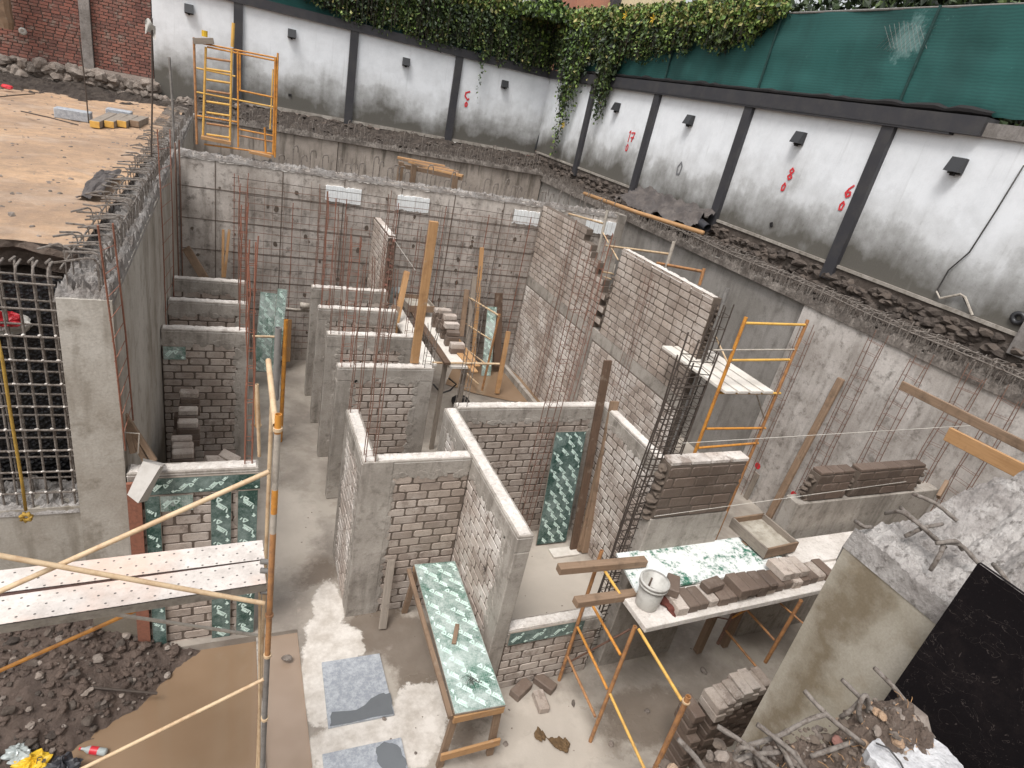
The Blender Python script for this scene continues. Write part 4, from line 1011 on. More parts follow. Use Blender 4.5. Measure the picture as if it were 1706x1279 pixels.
# ================================================================== REBAR CAGES (top-level things)
def cage(label, x, y, z0, z1, w=.12, d=.12, r=.007, step=.22, mat='rust', nb=4, lean=(0, 0), seed=0, hooks=False):
    r *= .95 if r < .009 else 1
    rng = random.Random(seed+int(x*100)); ro = root('rebar_cage', label, 'rebar cage', (x, y, z0), 'tied bar cages for the columns')
    cs = [(-w/2, -d/2), (w/2, -d/2), (w/2, d/2), (-w/2, d/2)][:nb] if nb != 2 else [(-w/2, 0), (w/2, 0)]
    def at(z): k = (z-z0); return x+lean[0]*k, y+lean[1]*k
    for (a, b) in cs:
        mb = MB(); zt = z1-rng.uniform(0, .25); pts = []
        for j in range(7):
            z = z0+(zt-z0)*j/6; cx, cy = at(z); q = .004*j; pts.append((cx+a+rng.uniform(-q, q), cy+b+rng.uniform(-q, q), z))
        mb.tube(pts, r, 5); part('rod', mb, mat, ro)
    mb = MB(); lp = cs+[cs[0]]; mb.tube([(a, b, 0) for a, b in lp], r*.55, 4)
    if hooks: mb.tube([(cs[0][0], cs[0][1], 0), (cs[0][0]+.07, cs[0][1]+.05, .05)], r*.5, 4)
    me = mb.mesh('stirrup', mat); z = z0+.1; c = 0
    while z < z1-.25 and c < 60:
        cx, cy = at(z); inst('stirrup', me, ro, (cx, cy, z), rng.uniform(-.06, .06), rot=(rng.uniform(-.12, .12), rng.uniform(-.12, .12), rng.uniform(-.05, .05))); z += step*rng.uniform(.85, 1.15); c += 1
    return ro
def ladder(label, a0, a1, b0, b1, mat='rust_red', r=.008, step=.2):
    """two rods and cross ties between them: a flat armature (pixels measured on the wall it leans against)"""
    ro = root('bar_ladder', label, 'rebar ladder', tuple(a0), 'flat bar ladders on the left wall')
    a0, a1, b0, b1 = map(Vector, (a0, a1, b0, b1))
    for p, q in ((a0, a1), (b0, b1)):
        mb = MB(); mb.tube([p, (p+q)/2+Vector((.01, .01, 0)), q], r, 5); part('rod', mb, mat, ro)
    n = int((a1-a0).length/step)
    for k in range(1, n):
        f = k/n; mb = MB(); mb.tube([a0.lerp(a1, f), b0.lerp(b1, f)], .0035, 4); part('cross_tie', mb, mat, ro)
X_ = -.87
ladder('red-rusted bar ladder leaning on the near end of the smooth left wall', P(209, 750, x=X_), P(163, 375, x=X_), P(222, 700, x=X_), P(188, 372, x=X_))
ladder('bar ladder against the left wall where the first inner partition meets it', P(277, 545, x=X_), P(262, 215, x=X_), P(290, 520, x=X_), P(283, 215, x=X_), step=.25)
r = root('bar_bundle', 'bundle of straight bars upright in the far left corner of the pit', 'rebar bundle', (-.8, 12.8, 0))
for k, (px, x) in enumerate(((293, -.84), (298, -.82), (300, -.8), (303, -.85))):
    mb = MB(); p = P(px, 300, x=x); mb.tube([(x, p.y, .3), (x, p.y+.02, 4.6)], .012, 6); part('rod', mb, 'greypole' if k % 2 else 'rust', r)
cage('red-rusted bar cage rising through the green-clad partition beside the walkway', .2, 5.95, 2.35, 4.9, .07, .07, .007, mat='rust_red')
cage('rusty bar cage on the end of the partition fronted by block piles', .2, 9.62, 2.35, 4.4, .09, .09, mat='rust_red')
cage('thin bar cage on the end of the middle left partition', .2, 10.83, 2.35, 4.3, .1, .1)
cage('bar cage on the end of the farthest left partition', .22, 11.95, 2.35, 4.4, .12, .1, mat='rust_red')
cage('tall thin bar cage at the near corner of the booth side wall', 1.48, 5.93, 2.36, 4.75, .11, .11, .006, .3, mat='rust')
cage('bar cage with a loose stirrup at the far end of the booth side wall', 1.48, 7.03, 2.36, 4.55, .11, .11, .006, .3)
cage('bar cage over the left end of the timber-post partition', 1.58, 8.42, 2.36, 4.5, .13, .11, .006, mat='rust_red')
cage('bar cage near the centre of the timber-post partition', 2.05, 8.44, 2.36, 4.4, .1, .1, .006, mat='rust')
cage('short bar cage over the right end of the timber-post partition', 2.84, 8.42, 2.36, 3.2, .13, .11, .006, .15, mat='rebar_grey')
cage('bar cage over the left end of the second middle partition', 1.58, 9.65, 2.36, 4.5, .13, .11, .006)
cage('bar cage over the right end of the second middle partition', 2.84, 9.65, 2.36, 4.3, .13, .11, .006, mat='rust')
cage('bar cage over the left end of the third middle partition', 1.58, 10.85, 2.36, 4.5, .13, .11, .006, mat='rust_red')
cage('bar cage over the left end of the rearmost middle partition', 1.58, 11.96, 2.36, 4.4, .13, .11, .007)
cage('bar cage over the right end of the rearmost middle partition', 2.84, 11.96, 2.36, 4.4, .13, .11, .007)
cage('tall pale bar cage standing behind the work platform stacks', 4.1, 12.6, 0.1, 4.3, .15, .12, .007, .3, mat='rebar_grey')
cage('bar cage at the junction of the long booth wall and the room back wall', 3.0, 7.18, 2.36, 4.6, .13, .12, .006, .2, mat='rebar_grey')
cage('slender rusty bar cage before the back wall of the room, left of the green board', 4.33, 6.93, .02, 4.95, .2, .14, .0075, .24, mat='rust', hooks=True)
cage('slim bar cage against the left half of the tall block wall', 6.75, 11.75, .02, 4.4, .1, .18, .006, .3, mat='rust')
cage('slim bar cage in front of the tie column of the tall block wall', 6.75, 10.25, .02, 4.5, .1, .2, .006, .3, mat='rust_red')
cage('slim bar cage against the right half of the tall block wall', 6.75, 8.7, .02, 4.2, .1, .2, .005, .35, mat='rust')
cage('dark bar cage at the near end of the tall block wall', 6.93, 6.98, .02, 4.35, .2, .16, .011, .2, mat='rebar_dark')
cage('thick dark bar cage standing from the floor beside the wet block pier', 4.47, 4.62, .02, 4.7, .34, .16, .010, .13, mat='rebar_dark')
cage('thick dark inner bar cage crowded behind the one beside the wet block pier', 4.56, 4.80, .02, 4.3, .26, .12, .010, .16, mat='rebar_dark')
for (px, py, zb, lab) in ((1352, 535, .2, 'bar cage on the right wall behind the orange frame'), (1470, 548, 1.6, 'bar cage on the right wall beside the long round timber'), (1545, 580, 2.2, 'bar cage on the right wall over the gap in the low wet blocks'), (1640, 602, 2.2, 'bar cage on the right wall behind the end of the long timber plank'), (1700, 640, 2.2, 'bar cage on the right wall cut by the picture edge')):
    p = P(px, py, x=9.66); cage(lab, 9.66, p.y, .05, p.z, .1, .24, .0065, .22, mat='rust', seed=px)
# ================================================================== SCAFFOLDS
def tube_part(ro, p, q, mat, r=.021, name='tube', n=10):
    mb = MB(); mb.pipe(p, q, r, n); return part(name, mb, mat, ro, smooth=True)
# far tower on the cross wall
sc = root('scaffold_tower', 'orange scaffold tower with a ladder frame on the far left corner of the cross wall', 'scaffold', (.1, 14, 4.3), 'scaffolds')
Yt = 13.95
def T(a, b, mat='orange', r=.022, y=Yt, y2=None, name='tube'): tube_part(sc, P(*a, y=y), P(*b, y=(y2 or y)), mat, r, name, 7)
T((323, 62), (328, 240), 'orange_dull', name='leg'); T((459, 95), (455, 258), 'orange', name='leg'); T((463, 88), (458, 262), 'orange', .02, name='leg')
T((343, 78), (338, 232), 'yellow', name='leg'); T((386, 82), (383, 237), 'yellow', name='leg'); T((389, 38), (387, 78), 'yellow', .03, name='leg')
T((396, 85), (397, 245), 'orange', .018, name='leg'); T((400, 90), (400, 150), 'orange', .016, name='leg')
for k in range(8):
    y0 = 96+k*18.2; T((344, y0), (384, y0+6), 'yellow' if k % 3 else 'orange_dull', .02, name='rung')
for a, b, m in (((327, 70), (459, 96), 'orange'), ((345, 78), (459, 101), 'orange'), ((327, 113), (392, 127), 'yellow'), ((327, 153), (455, 178), 'yellow'), ((325, 192), (395, 203), 'orange'), ((398, 150), (455, 162), 'orange'), ((398, 215), (455, 226), 'orange'), ((396, 225), (455, 236), 'orange_dull'), ((340, 240), (455, 256), 'orange')): T(a, b, m, .016, name='brace')
T((441, 212), (443, 258), 'orange', .02, name='leg'); T((455, 115), (450, 215), 'yellow', .014, name='brace')
mb = MB(); mb.beam(P(335, 228, y=13.9), P(385, 238, y=13.9), .2, .06); mb.beam(P(415, 252, y=13.9), P(452, 260, y=13.9), .2, .05); part('deck_board', mb, 'wood_new', sc)
mb = MB(); mb.beam(P(322, 68, y=14), P(356, 68, y=14), .25, .1); part('top_board', mb, 'wood_grey', sc)
mb = MB(); mb.lathe(P(341, 61, y=14), [(0, 0), (.05, 0), (.05, .1), (0, .1)], 10); single('paint_can', mb, 'yellow_plastic', 'small yellow can on the top board of the orange scaffold tower', 'can')
# back corner scaffold behind tall wall
sc = root('scaffold', 'grey and white scaffold tubes showing above the toothed gap of the tall block wall', 'scaffold', (8, 12, 0), 'scaffolds')
def TT(a, b, mat, r=.024, x=7.6, name='tube'): tube_part(sc, P(*a, x=x), P(*b, x=x), mat, r, name, 7)
TT((1012, 350), (985, 470), 'galv', .035, name='leg'); TT((1017, 400), (1003, 450), 'galv', .03, name='leg'); TT((1123, 402), (1110, 445), 'galv', .035, name='leg')
TT((945, 355), (1005, 372), 'palepipe', name='brace'); TT((1010, 409), (1115, 423), 'palepipe', name='brace'); TT((1003, 385), (1030, 433), 'palepipe', .016, name='brace'); TT((1095, 438), (1170, 452), 'orange_dull', .028, name='brace')
TT((1173, 447), (1165, 475), 'orange_dull', .03, name='leg'); TT((1000, 452), (1022, 456), 'palepipe', .02, name='brace'); TT((1003, 460), (1018, 465), 'palepipe', .016, name='brace'); TT((1025, 440), (1021, 456), 'galv', .02, name='leg')
# orange frame with white planks
sc = root('scaffold', 'orange scaffold frame carrying narrow white planks behind the wet block pier', 'scaffold', (7.1, 6.1, 0), 'scaffolds')
Yq = 6.1
def T(a, b, mat='orange', r=.024, y=Yq, name='tube', z=None): tube_part(sc, P(*a, y=y), P(*b, y=y), mat, r, name, 9)
p = P(1243, 528, y=Yq); q = P(1346, 533, y=Yq)
def leg_(p, name='leg', mat='orange', zb=0.): tube_part(sc, (p.x, p.y, zb), (p.x, p.y, p.z), mat, .026, name, 9)
leg_(p); leg_(q, mat='orange_dull')
for a, b in (((1241, 538), (1342, 541)), ((1215, 600), (1315, 599)), ((1200, 654), (1300, 655)), ((1176, 714), (1275, 713)), ((1163, 746), (1263, 738))): T(a, b, 'orange' if a[1] > 700 else 'yellow', .02, name='rung')
T((1188, 583), (1330, 582), 'galv', .012, name='brace')
tube_part(sc, P(1260, 655, y=6.1), P(1275, 702, y=6.2), 'galv', .012, 'brace', 6); tube_part(sc, P(1192, 560, y=7.2), P(1215, 610, y=6.4), 'palepipe', .014, 'brace', 6)
p = P(1212, 480, y=7.25); tube_part(sc, (p.x, 7.25, 0), tuple(p), 'greypole', .04, 'leg', 8); p = P(1205, 505, y=7.0); tube_part(sc, (p.x, 7.0, 0), tuple(p), 'greypole', .03, 'leg', 8)
for k in range(4):
    a = P(1198+k*28, 652, z=3.22); mb = MB(); mb.beam((6.62+k*.25, 5.98, 3.22), (6.62+k*.25, 7.6, 3.22), .2, .045); single('plank', mb, 'white_ply', ('outermost left white plank', 'second white plank from the left', 'third white plank from the left', 'rightmost white plank')[k]+' on the orange frame behind the block pier', 'plank', 'white planks on the orange frame')
# platform at lower right : two linked frames + far leg pair
sc = root('scaffold_platform_frame', 'near orange scaffold frames with slanting rungs under the block-loaded platform', 'scaffold', (3.8, 3.4, 0), 'scaffolds')
Xq = 3.8
def T(a, b, mat='orange', r=.021, x=Xq, name='tube'): return tube_part(sc, P(*a, x=x), P(*b, x=x), mat, r, name, 12)
p = P(1003, 915, x=Xq); tube_part(sc, (Xq, 4.33, 0), (Xq, 4.33, 2.1), 'orange_dull', .022, 'leg', 12)
tube_part(sc, (Xq, 3.5, -.02), (Xq, 3.49, 1.83), 'orange_dull', .022, 'leg', 12)
p = P(1147, 1160, x=Xq); q = P(1080, 1290, x=Xq); tube_part(sc, (q.x, p.y, 0), (Xq, p.y, p.z), 'orange_dull', .026, 'leg', 12)
mb = MB(); mb.tube([(Xq, p.y, p.z-.08), (Xq, p.y, p.z-.06)], .038, 12); part('coupling', mb, 'palepipe', sc)
for a, b, m in (((1007, 950), (1033, 990), 'yellow'), ((988, 1010), (1034, 1091), 'orange'), ((961, 1042), (1012, 1148), 'orange'), ((944, 1090), (992, 1194), 'orange_dull'), ((930, 1138), (972, 1246), 'orange_dull'), ((1064, 1048), (1136, 1167), 'yellow'), ((1014, 1151), (1078, 1290), 'yellow'), ((972, 1248), (990, 1300), 'orange')): T(a, b, m, .0165, name='rung')
tube_part(sc, P(950, 1102, x=3.85), P(1050, 1048, x=3.9), 'rust', .012, 'brace', 8)
sc = root('scaffold_platform_frame', 'far orange scaffold frame in the dark under the right end of the platform', 'scaffold', (6.3, 3.8, 0), 'scaffolds')
for a, b, m, r_ in (((1225, 1015), (1196, 1072), 'rust', .024), ((1335, 1000), (1275, 1103), 'orange_dull', .024), ((1206, 1046), (1272, 1125), 'orange_dull', .016), ((1242, 1013), (1290, 1066), 'orange_dull', .016), ((1250, 1012), (1218, 1030), 'orange', .014), ((1215, 1032), (1180, 1025), 'rust', .01), ((1300, 1005), (1340, 1040), 'orange_dull', .012)): tube_part(sc, P(*a, x=6.1), P(*b, x=6.1), m, r_, 'tube', 8)
# left foreground scaffold
sc = root('scaffold_bay', 'foreground scaffold bay with pale cross braces at the lower left', 'scaffold', (.3, 3.3, 0), 'scaffolds')
Yn_, Yf_ = 3.12, 3.75
def T(a, b, mat, r=.015, y=Yn_, name='brace', n=14): return tube_part(sc, P(*a, y=y), P(*b, y=y), mat, r, name, n)
top = P(461, 690, y=Yn_); x0 = P(452, 950, y=Yn_).x
segs = [(top.z, top.z-.12, 'orange'), (top.z-.12, P(455, 815, y=Yn_).z, 'galv'), (P(455, 815, y=Yn_).z, P(452, 855, y=Yn_).z, 'orange'), (P(452, 855, y=Yn_).z, P(450, 888, y=Yn_).z, 'galv'), (P(450, 888, y=Yn_).z, P(445, 1090, y=Yn_).z, 'orange_dull'), (P(445, 1090, y=Yn_).z, -.4, 'greypole')]
for k, (za, zb_, m) in enumerate(segs): tube_part(sc, (x0, Yn_, zb_), (x0, Yn_, za), m, .0185-.0005*(k % 2), 'leg', 16)
for (px, py) in ((460, 712), (445, 1023), (444, 1090), (441, 1195)):
    z = P(px, py, y=Yn_).z; mb = MB(); mb.tube([(x0, Yn_, z), (x0, Yn_, z-.02)], .026, 14); part('coupling', mb, 'palepipe' if py != 1023 else 'orange_dull', sc)
xf = P(440, 1000, y=Yf_).x
zt = P(447, 545, y=Yf_).z
tube_part(sc, (xf, Yf_, -.4), (xf, Yf_, zt-.5), 'palepipe', .014, 'leg', 12); tube_part(sc, (xf+.02, Yf_, zt-.5), (xf+.02, Yf_, zt), 'greypole', .021, 'leg', 12)
tube_part(sc, P(447, 600, y=Yf_-.1), P(459, 708, y=Yn_), 'palepipe', .017, 'brace', 12)
tube_part(sc, P(433, 940, y=3.4), P(432, 1290, y=3.4), 'palepipe', .01, 'brace', 10)
tube_part(sc, P(428, 640, y=3.9), P(432, 760, y=3.9), 'palepipe', .012, 'brace', 8)
T((449, 785), (-25, 996), 'palepipe', .0145, Yn_-.03); T((440, 1005), (-25, 921), 'palepipe', .0145, Yn_-.06)
T((226, 1017), (-25, 1128), 'orange', .0135, 3.7); T((175, 1021), (433, 1059), 'galv', .0125, 3.66); T((440, 1131), (120, 1289), 'palepipe', .0125, Yn_)
for py in (935, 950, 985): T((434, py), (446, py+1), 'greypole', .018, Yn_+.1, n=8)
for k, (a, b, c, d, lab) in enumerate((((437, 899), (441, 931), (-30, 951), (-30, 994), 'pinkish perforated steel plank, the farther one on the foreground scaffold'), ((441, 932.5), (441, 972), (-30, 997), (-30, 1046), 'greyer perforated steel plank at the front edge of the foreground scaffold'))):
    z = 3.3; A, B, Cc, D = (P(*q, z=z) for q in (a, b, c, d)); xr = (A.x+B.x)/2; ya = 3.66 if k == 0 else 3.40; yb = 3.405 if k == 0 else 3.17
    ya, yb = (A.y+Cc.y)/2, (B.y+D.y)/2
    sl_ = ((A.y+B.y)-(Cc.y+D.y))/2/(xr-Cc.x)
    ro = root('steel_plank', lab, 'scaffold plank', (xr-1.1, (ya+yb)/2, z), 'perforated planks on the foreground scaffold')
    L_ = 2.4; u = Vector((-1, -sl_, 0)).normalized(); v = Vector((-u.y, u.x, 0)); c0 = Vector((xr, (A.y+B.y)/2, z)); wd = abs(A.y-B.y)*.98
    mb = MB(); mb.obox(c0+u*L_/2-Z3*.02, u, v, Z3, (L_, wd, .04), 0, .5); part('deck', mb, 'perf', ro)
    mb = MB(); mb.obox(c0+u*L_/2-Z3*.033-v*(wd/2+.003)*(-1 if v.y > 0 else 1)*-1, u, v, Z3, (L_, .006, .06)); mb.obox(c0+u*L_/2-Z3*.033-v*(wd/2+.003)*(1 if v.y > 0 else -1)*1, u, v, Z3, (L_, .006, .06)); part('side_rail', mb, 'pink_edge' if k == 0 else 'galv', ro)
# corridor frame
sc = root('scaffold', 'lone orange scaffold leg with a pale rung in the walkway', 'scaffold', (.75, 10.2, 0), 'scaffolds')
p = P(467, 735, z=0); t_ = P(472, 532, y=p.y); tube_part(sc, p, (p.x, p.y, t_.z), 'orange', .035, 'leg', 8)
tube_part(sc, P(420, 560, y=p.y), P(468, 561, y=p.y), 'palepipe', .022, 'rung', 8); tube_part(sc, P(418, 708, y=p.y-.5), P(436, 708, y=p.y-.5), 'palepipe', .022, 'rung', 8)
# centre trestle scaffold (near puddle)
sc = root('scaffold', 'small scaffold frame with cream rungs and rusty legs by the puddle under the tall wall', 'scaffold', (5.6, 12, 0), 'scaffolds')
for a, b, m, r_, nm in (((776, 490), (763, 560), 'rust_red', .024, 'leg'), ((832, 523), (803, 650), 'orange_dull', .026, 'leg'), ((776, 492), (832, 526), 'palepipe', .022, 'rung'), ((765, 532), (818, 566), 'palepipe', .018, 'rung'), ((775, 580), (808, 605), 'palepipe', .018, 'rung'), ((765, 610), (797, 640), 'palepipe', .018, 'rung')): tube_part(sc, P(*a, x=5.3), P(*b, x=5.3), m, r_, nm, 7)
tube_part(sc, P(720, 604, y=9.55), P(832, 606, y=9.55), 'palepipe', .022, 'rung', 8)
# ================================================================== TIMBERS AND BOARDS
def timber(label, p, q, wd, th, mat='wood_new', up=(0, 0, 1), name='timber', group=None, bev=.005, t=.3):
    mb = MB(); mb.beam(p, q, wd, th, up, 0, t, bev); return single(name, mb, mat, label, name.split('_')[-1], group)
p = P(690, 604, z=2.41)
timber('tall upright post of fresh yellow timber on the middle partition', p, (p.x, p.y+.03, 4.62), .13, .06, up=(0, 1, 0), group='loose timbers standing or leaning in the pit')
G_ = 'loose timbers standing or leaning in the pit'
timber('split board leaning on the cross wall beyond the farthest left partition', P(342, 465, y=12.9), P(310, 413, y=13.5), .16, .05, 'wood_old', (0, 1, 0), group=G_)
timber('orange-brown stick upright behind the left partitions, the left one of a pair', P(371, 462, y=13.2), P(372, 382, y=13.4), .05, .05, 'wood_new', (0, 1, 0), group=G_)
timber('slanting twin of the orange-brown stick behind the left partitions', P(374, 462, y=13.2), P(382, 382, y=13.4), .05, .05, 'wood_new', (0, 1, 0), group=G_)
timber('pale old timber propped on the front of the second middle partition', P(655, 560, y=11.3), P(678, 452, y=11.9), .11, .08, 'wood_new', (0, 1, 0), group=G_)
timber('brown timber at the foot of the propped pale timber', P(650, 548, y=10.9), P(660, 510, y=11.2), .15, .1, 'wood_old', (0, 1, 0), group=G_)
timber('long greyish plank leaning on the cross wall behind the small cream-runged frame', P(776, 600, y=12.9), P(791, 460, y=13.45), .12, .06, 'wood_grey', (0, 1, 0), group=G_)
timber('orange plank leaning on the cross wall with its top split', P(788, 600, y=12.9), P(803, 412, y=13.45), .1, .05, 'wood_new', (0, 1, 0), group=G_)
timber('short brown plank left of the leaning pair by the cross wall', P(768, 560, y=13.1), P(778, 482, y=13.45), .12, .05, 'wood_old', (0, 1, 0), group=G_)
timber('mud-brown board upright beside the right green board on the cross wall', P(828, 610, y=13.1), P(831, 488, y=13.45), .2, .05, 'wood_dark', (0, 1, 0), group=G_)
timber('fresh orange board leaning in the puddle corner by the tall block wall', P(828, 655, y=11.9), P(847, 552, y=12.2), .11, .05, 'wood_new', (0, 1, 0), group=G_)
timber('short fresh board upright at the walkway end against the cross wall', P(478, 602, y=13.2), P(481, 532, y=13.4), .13, .05, 'wood_new', (0, 1, 0), group=G_)
timber('tall fresh board beside the foreground pole at the walkway edge', P(430, 712, y=6.8), P(427, 645, y=6.9), .06, .03, 'wood_new', (0, 1, 0), group=G_)
p = P(1280, 862, x=9.2); q = P(1402, 630, x=9.7)
timber('long round-edged brown timber leaning on the right wall', p, q, .13, .08, 'wood_old', (-1, 0, 0), group=G_, bev=.025)
timber('long worn plank leaning in the room corner, behind the green board', P(955, 915, z=.02), P(1013, 600, y=7.0), .13, .05, 'wood_dark', (0, 1, 0), group=G_)
timber('shorter mud-caked plank leaning beside the long worn one', P(975, 920, z=.02), P(1024, 668, y=7.0), .15, .05, 'wood_old', (0, 1, 0), group=G_)
timber('middle narrow plank squeezed between the two leaning in the room corner', P(964, 918, z=.02), P(1018, 690, y=7.02), .07, .05, 'wood_old', (0, 1, 0), group=G_)
timber('grey board propped against the front wall of the booth', P(637, 1047, z=.02), P(652, 932, y=5.83), .1, .04, 'wood_grey', (0, 1, 0), group=G_)
timber('long plank lying at the upper right, the farther of two', P(1501, 641, z=4.2), P(1790, 785, z=4.25), .035, .11, 'wood_old', group='planks at the right edge')
timber('broad clean-grained plank on edge at the right, the nearer of two', P(1578, 722, z=4.2), P(1790, 830, z=4.25), .04, .15, 'wood_new', group='planks at the right edge')
timber('stub of brown timber sticking up behind the rough concrete at the right', P(1563, 828, y=3.9), P(1578, 802, y=4.0), .08, .05, 'wood_old', (0, 1, 0))
# timbers on the lot with yellow ends, grey blocks
for k, (px, lab) in enumerate(((162, 'leftmost'), (186, 'second from the left'), (207, 'third from the left'), (228, 'rightmost'))):
    a = P(px-4, 209, z=lotz(-2.2, 15)+.03); b = Vector((a.x+.06, a.y+1.9-.2*k, 0)); b.z = lotz(b.x, b.y)+.08
    a.z = lotz(a.x, a.y)+.08
    r = root('timber', lab+' of the four short timbers with yellow ends lying on the lot', 'timber', tuple(a), 'short timbers on the lot')
    mb = MB(); mb.beam(a, b, .17, .13); part('bar', mb, 'wood_grey', r)
    mb = MB(); d = (a-b).normalized(); mb.beam(a+d*.012, a-d*.1, .165, .125, t=.1); part('painted_end', mb, 'yellow' if k != 3 else 'wood_old', r)
for (px, py, l, lab) in ((123, 195, .62, 'grey concrete block on the lot left of the yellow-ended timbers'), (190, 172, .5, 'grey concrete block on the lot near the stone footing')):
    a = P(px, py, z=4.25); a.z = lotz(a.x, a.y)+.1
    if py < 180: a = Vector((-2.3, 17.6, lotz(-2.3, 17.6)+.1))
    mb = MB(); mb.obox(a, X3, Y3, Z3, (l, .3, .2), 0, .3, .015); single('concrete_block', mb, 'tile', lab, 'concrete block', 'concrete blocks on the lot')
def rod(label, p, q, mat='rebar_dark', r=.012, name='steel_rod', group='loose rods'):
    mb = MB(); mb.tube([p, (Vector(p)+Vector(q))/2+Vector((.01, 0, .01)), q], r, 6); return single(name, mb, mat, label, 'rod', group)
rod('thin upright rod on the lot by the concrete post of the brick wall', P(148, 205, y=14.5), P(132, 60, y=14.5)); rod('thin upright rod just left of the cross wall corner', P(252, 262, y=10.5), P(253, 30, y=10.5))
rod('greyer upright rod at the corner of the cross wall', P(290, 245, y=12.5), P(282, 95, y=12.5), 'greypole', .02); rod('dark rod lying on the lot at its left side', P(-10, 162, z=4.15), P(58, 156, z=4.15)); rod('curved dark rod lying on the sand before the grey block', P(35, 185, z=4.3), P(130, 208, z=4.35))
rod('dark rod half sunk in the mud heap', P(-10, 1133, z=.4), P(262, 1155, z=.05), 'rebar_dark', .014)
mb = MB(); p = P(252, 45, y=10.5)
mb.grid(8, 8, lambda u, v: (p.x-.07+.12*u, 10.48+.03*math.sin(u*7+v*4), p.z+.06-.16*v+.04*math.sin(u*5))); single('rag', mb, 'plastic_w', 'pinkish white rag tied to the upright rod by the cross wall corner', 'rag', smooth=True)
mb = MB(); p = P(38, 52, y=23.45); mb.lathe((p.x, p.y, p.z), [(0, -.02), (.09, 0), (.1, .02), (.05, .03), (0, .0)], 14, ax=(0, -1, 0)); single('wall_socket', mb, 'plastic_w', 'small round white fixture on the red brick wall', 'fixture', smooth=True)
mb = MB(); p = P(12, 148, z=4.1); rng = random.Random(5); mb.rock((p.x, p.y, 4.15), .12, rng); single('litter', mb, 'red_plastic', 'crumpled red and white litter at the foot of the stone footing', 'litter')
# timber pile beyond the cross wall
for k, lab in enumerate(('front', 'second', 'third', 'fourth', 'rearmost')):
    f = k/4; a = P(700-38*f, 276-14*f, z=4.52+.02*k); b = P(771-30*f, 293-16*f, z=4.52+.02*k)
    mb = MB(); mb.beam(a, b, .14, .05, t=.2*k); single('timber', mb, 'wood_new' if k % 2 == 0 else 'wood_old', lab+' timber of the pile laid flat beyond the cross wall', 'timber', 'timber pile beyond the cross wall')
sc = root('timber_trestle', 'rough yellow timber trestle holding the pile beyond the cross wall', 'trestle', (4.6, 16, 4))
for (px) in (668, 690, 762):
    p = P(px, 275, y=15.6); mb = MB(); mb.beam((p.x, 15.6, 2), (p.x, 15.6, 4.48), .12, .12, up=(0, 1, 0)); part('leg', mb, 'wood_old', sc)
mb = MB(); mb.beam(P(664, 275, y=15.7), P(770, 297, y=15.7), .1, .1); part('crossbar', mb, 'wood_old', sc)
# long pole on the corner
mb = MB(); a, b = P(973, 322, z=4.5), P(1172, 388, z=4.55); mb.tube([a, (a+b)/2+Vector((0, 0, -.03)), b], .05, 8); single('long_pole', mb, 'wood_new', 'long pale timber pole lying across the far right corner of the pit', 'pole', smooth=True)
mb = MB()
mb.grid(40, 24, lambda u, v: (10.1+.75*v, 12.3+3.4*u, 4.35+.45*v+.28*abs(fr(u*3, v*2, 0, 1.3))+.04*fr(u*20, v*10, 0, 1))); single('tarpaulin', mb, 'tarp', 'dusty black tarpaulin heaped at the foot of the white wall in the far corner', 'tarpaulin', smooth=True)
mb = MB(); mb.tube([(10.6, 12.9, 4.65), (10.55, 12.5, 4.6), (10.5, 12.0, 4.52)], .1, 14, caps=False); mb.tube([(10.5, 12.0, 4.52), (10.6, 12.9, 4.65)], .085, 14, caps=False); single('rubber_pipe', mb, 'tyre', 'open black pipe end sticking out from under the tarpaulin', 'pipe', smooth=True)
# hanging cable on white wall
mb = MB(); mb.tube([P(*q, x=10.96) for q in ((1706, 275), (1660, 350), (1615, 420), (1580, 450), (1562, 482), (1568, 497), (1595, 492), (1603, 491), (1612, 510), (1622, 525))], .012, 6); single('cable', mb, 'cable', 'thin dark cable drooping down the white bay at the right edge', 'cable', smooth=True)
mb = MB(); mb.tube([P(1560, 485, x=10.95), P(1566, 497, x=10.95), P(1600, 490, x=10.95), P(1608, 495, x=10.95), P(1620, 525, x=10.95)], .02, 6); single('pipe', mb, 'galv', 'pale conduit bent at the foot of the white bay at the right edge', 'pipe')
mb = MB(); p = P(1697, 530, x=10.99); mb.lathe(p, [(.03, .0), (.1, .0), (.11, .03), (.05, .04), (.04, -.05)], 16, ax=(-1, 0, 0)); single('pipe_end', mb, 'lampblack', 'round black pipe opening in the last white bay at the right edge', 'pipe', smooth=True)
for px, py, lab in ((1285, 374, 'small dark hole plate on the white bay under the red number 8'), (483, 158, 'small dark hole plate on the far white wall beside the orange scaffold')):
    p = P(px, py, x=10.99) if px > 900 else P(px, py, y=23.58); mb = MB(); mb.obox(p, Vector((0, .5, .86)) if px > 900 else X3, Vector((0, -.86, .5)) if px > 900 else Z3, X3 if px > 900 else Y3, (.1, .07, .02)); single('hole_plate', mb, 'black_film', lab, 'plate')

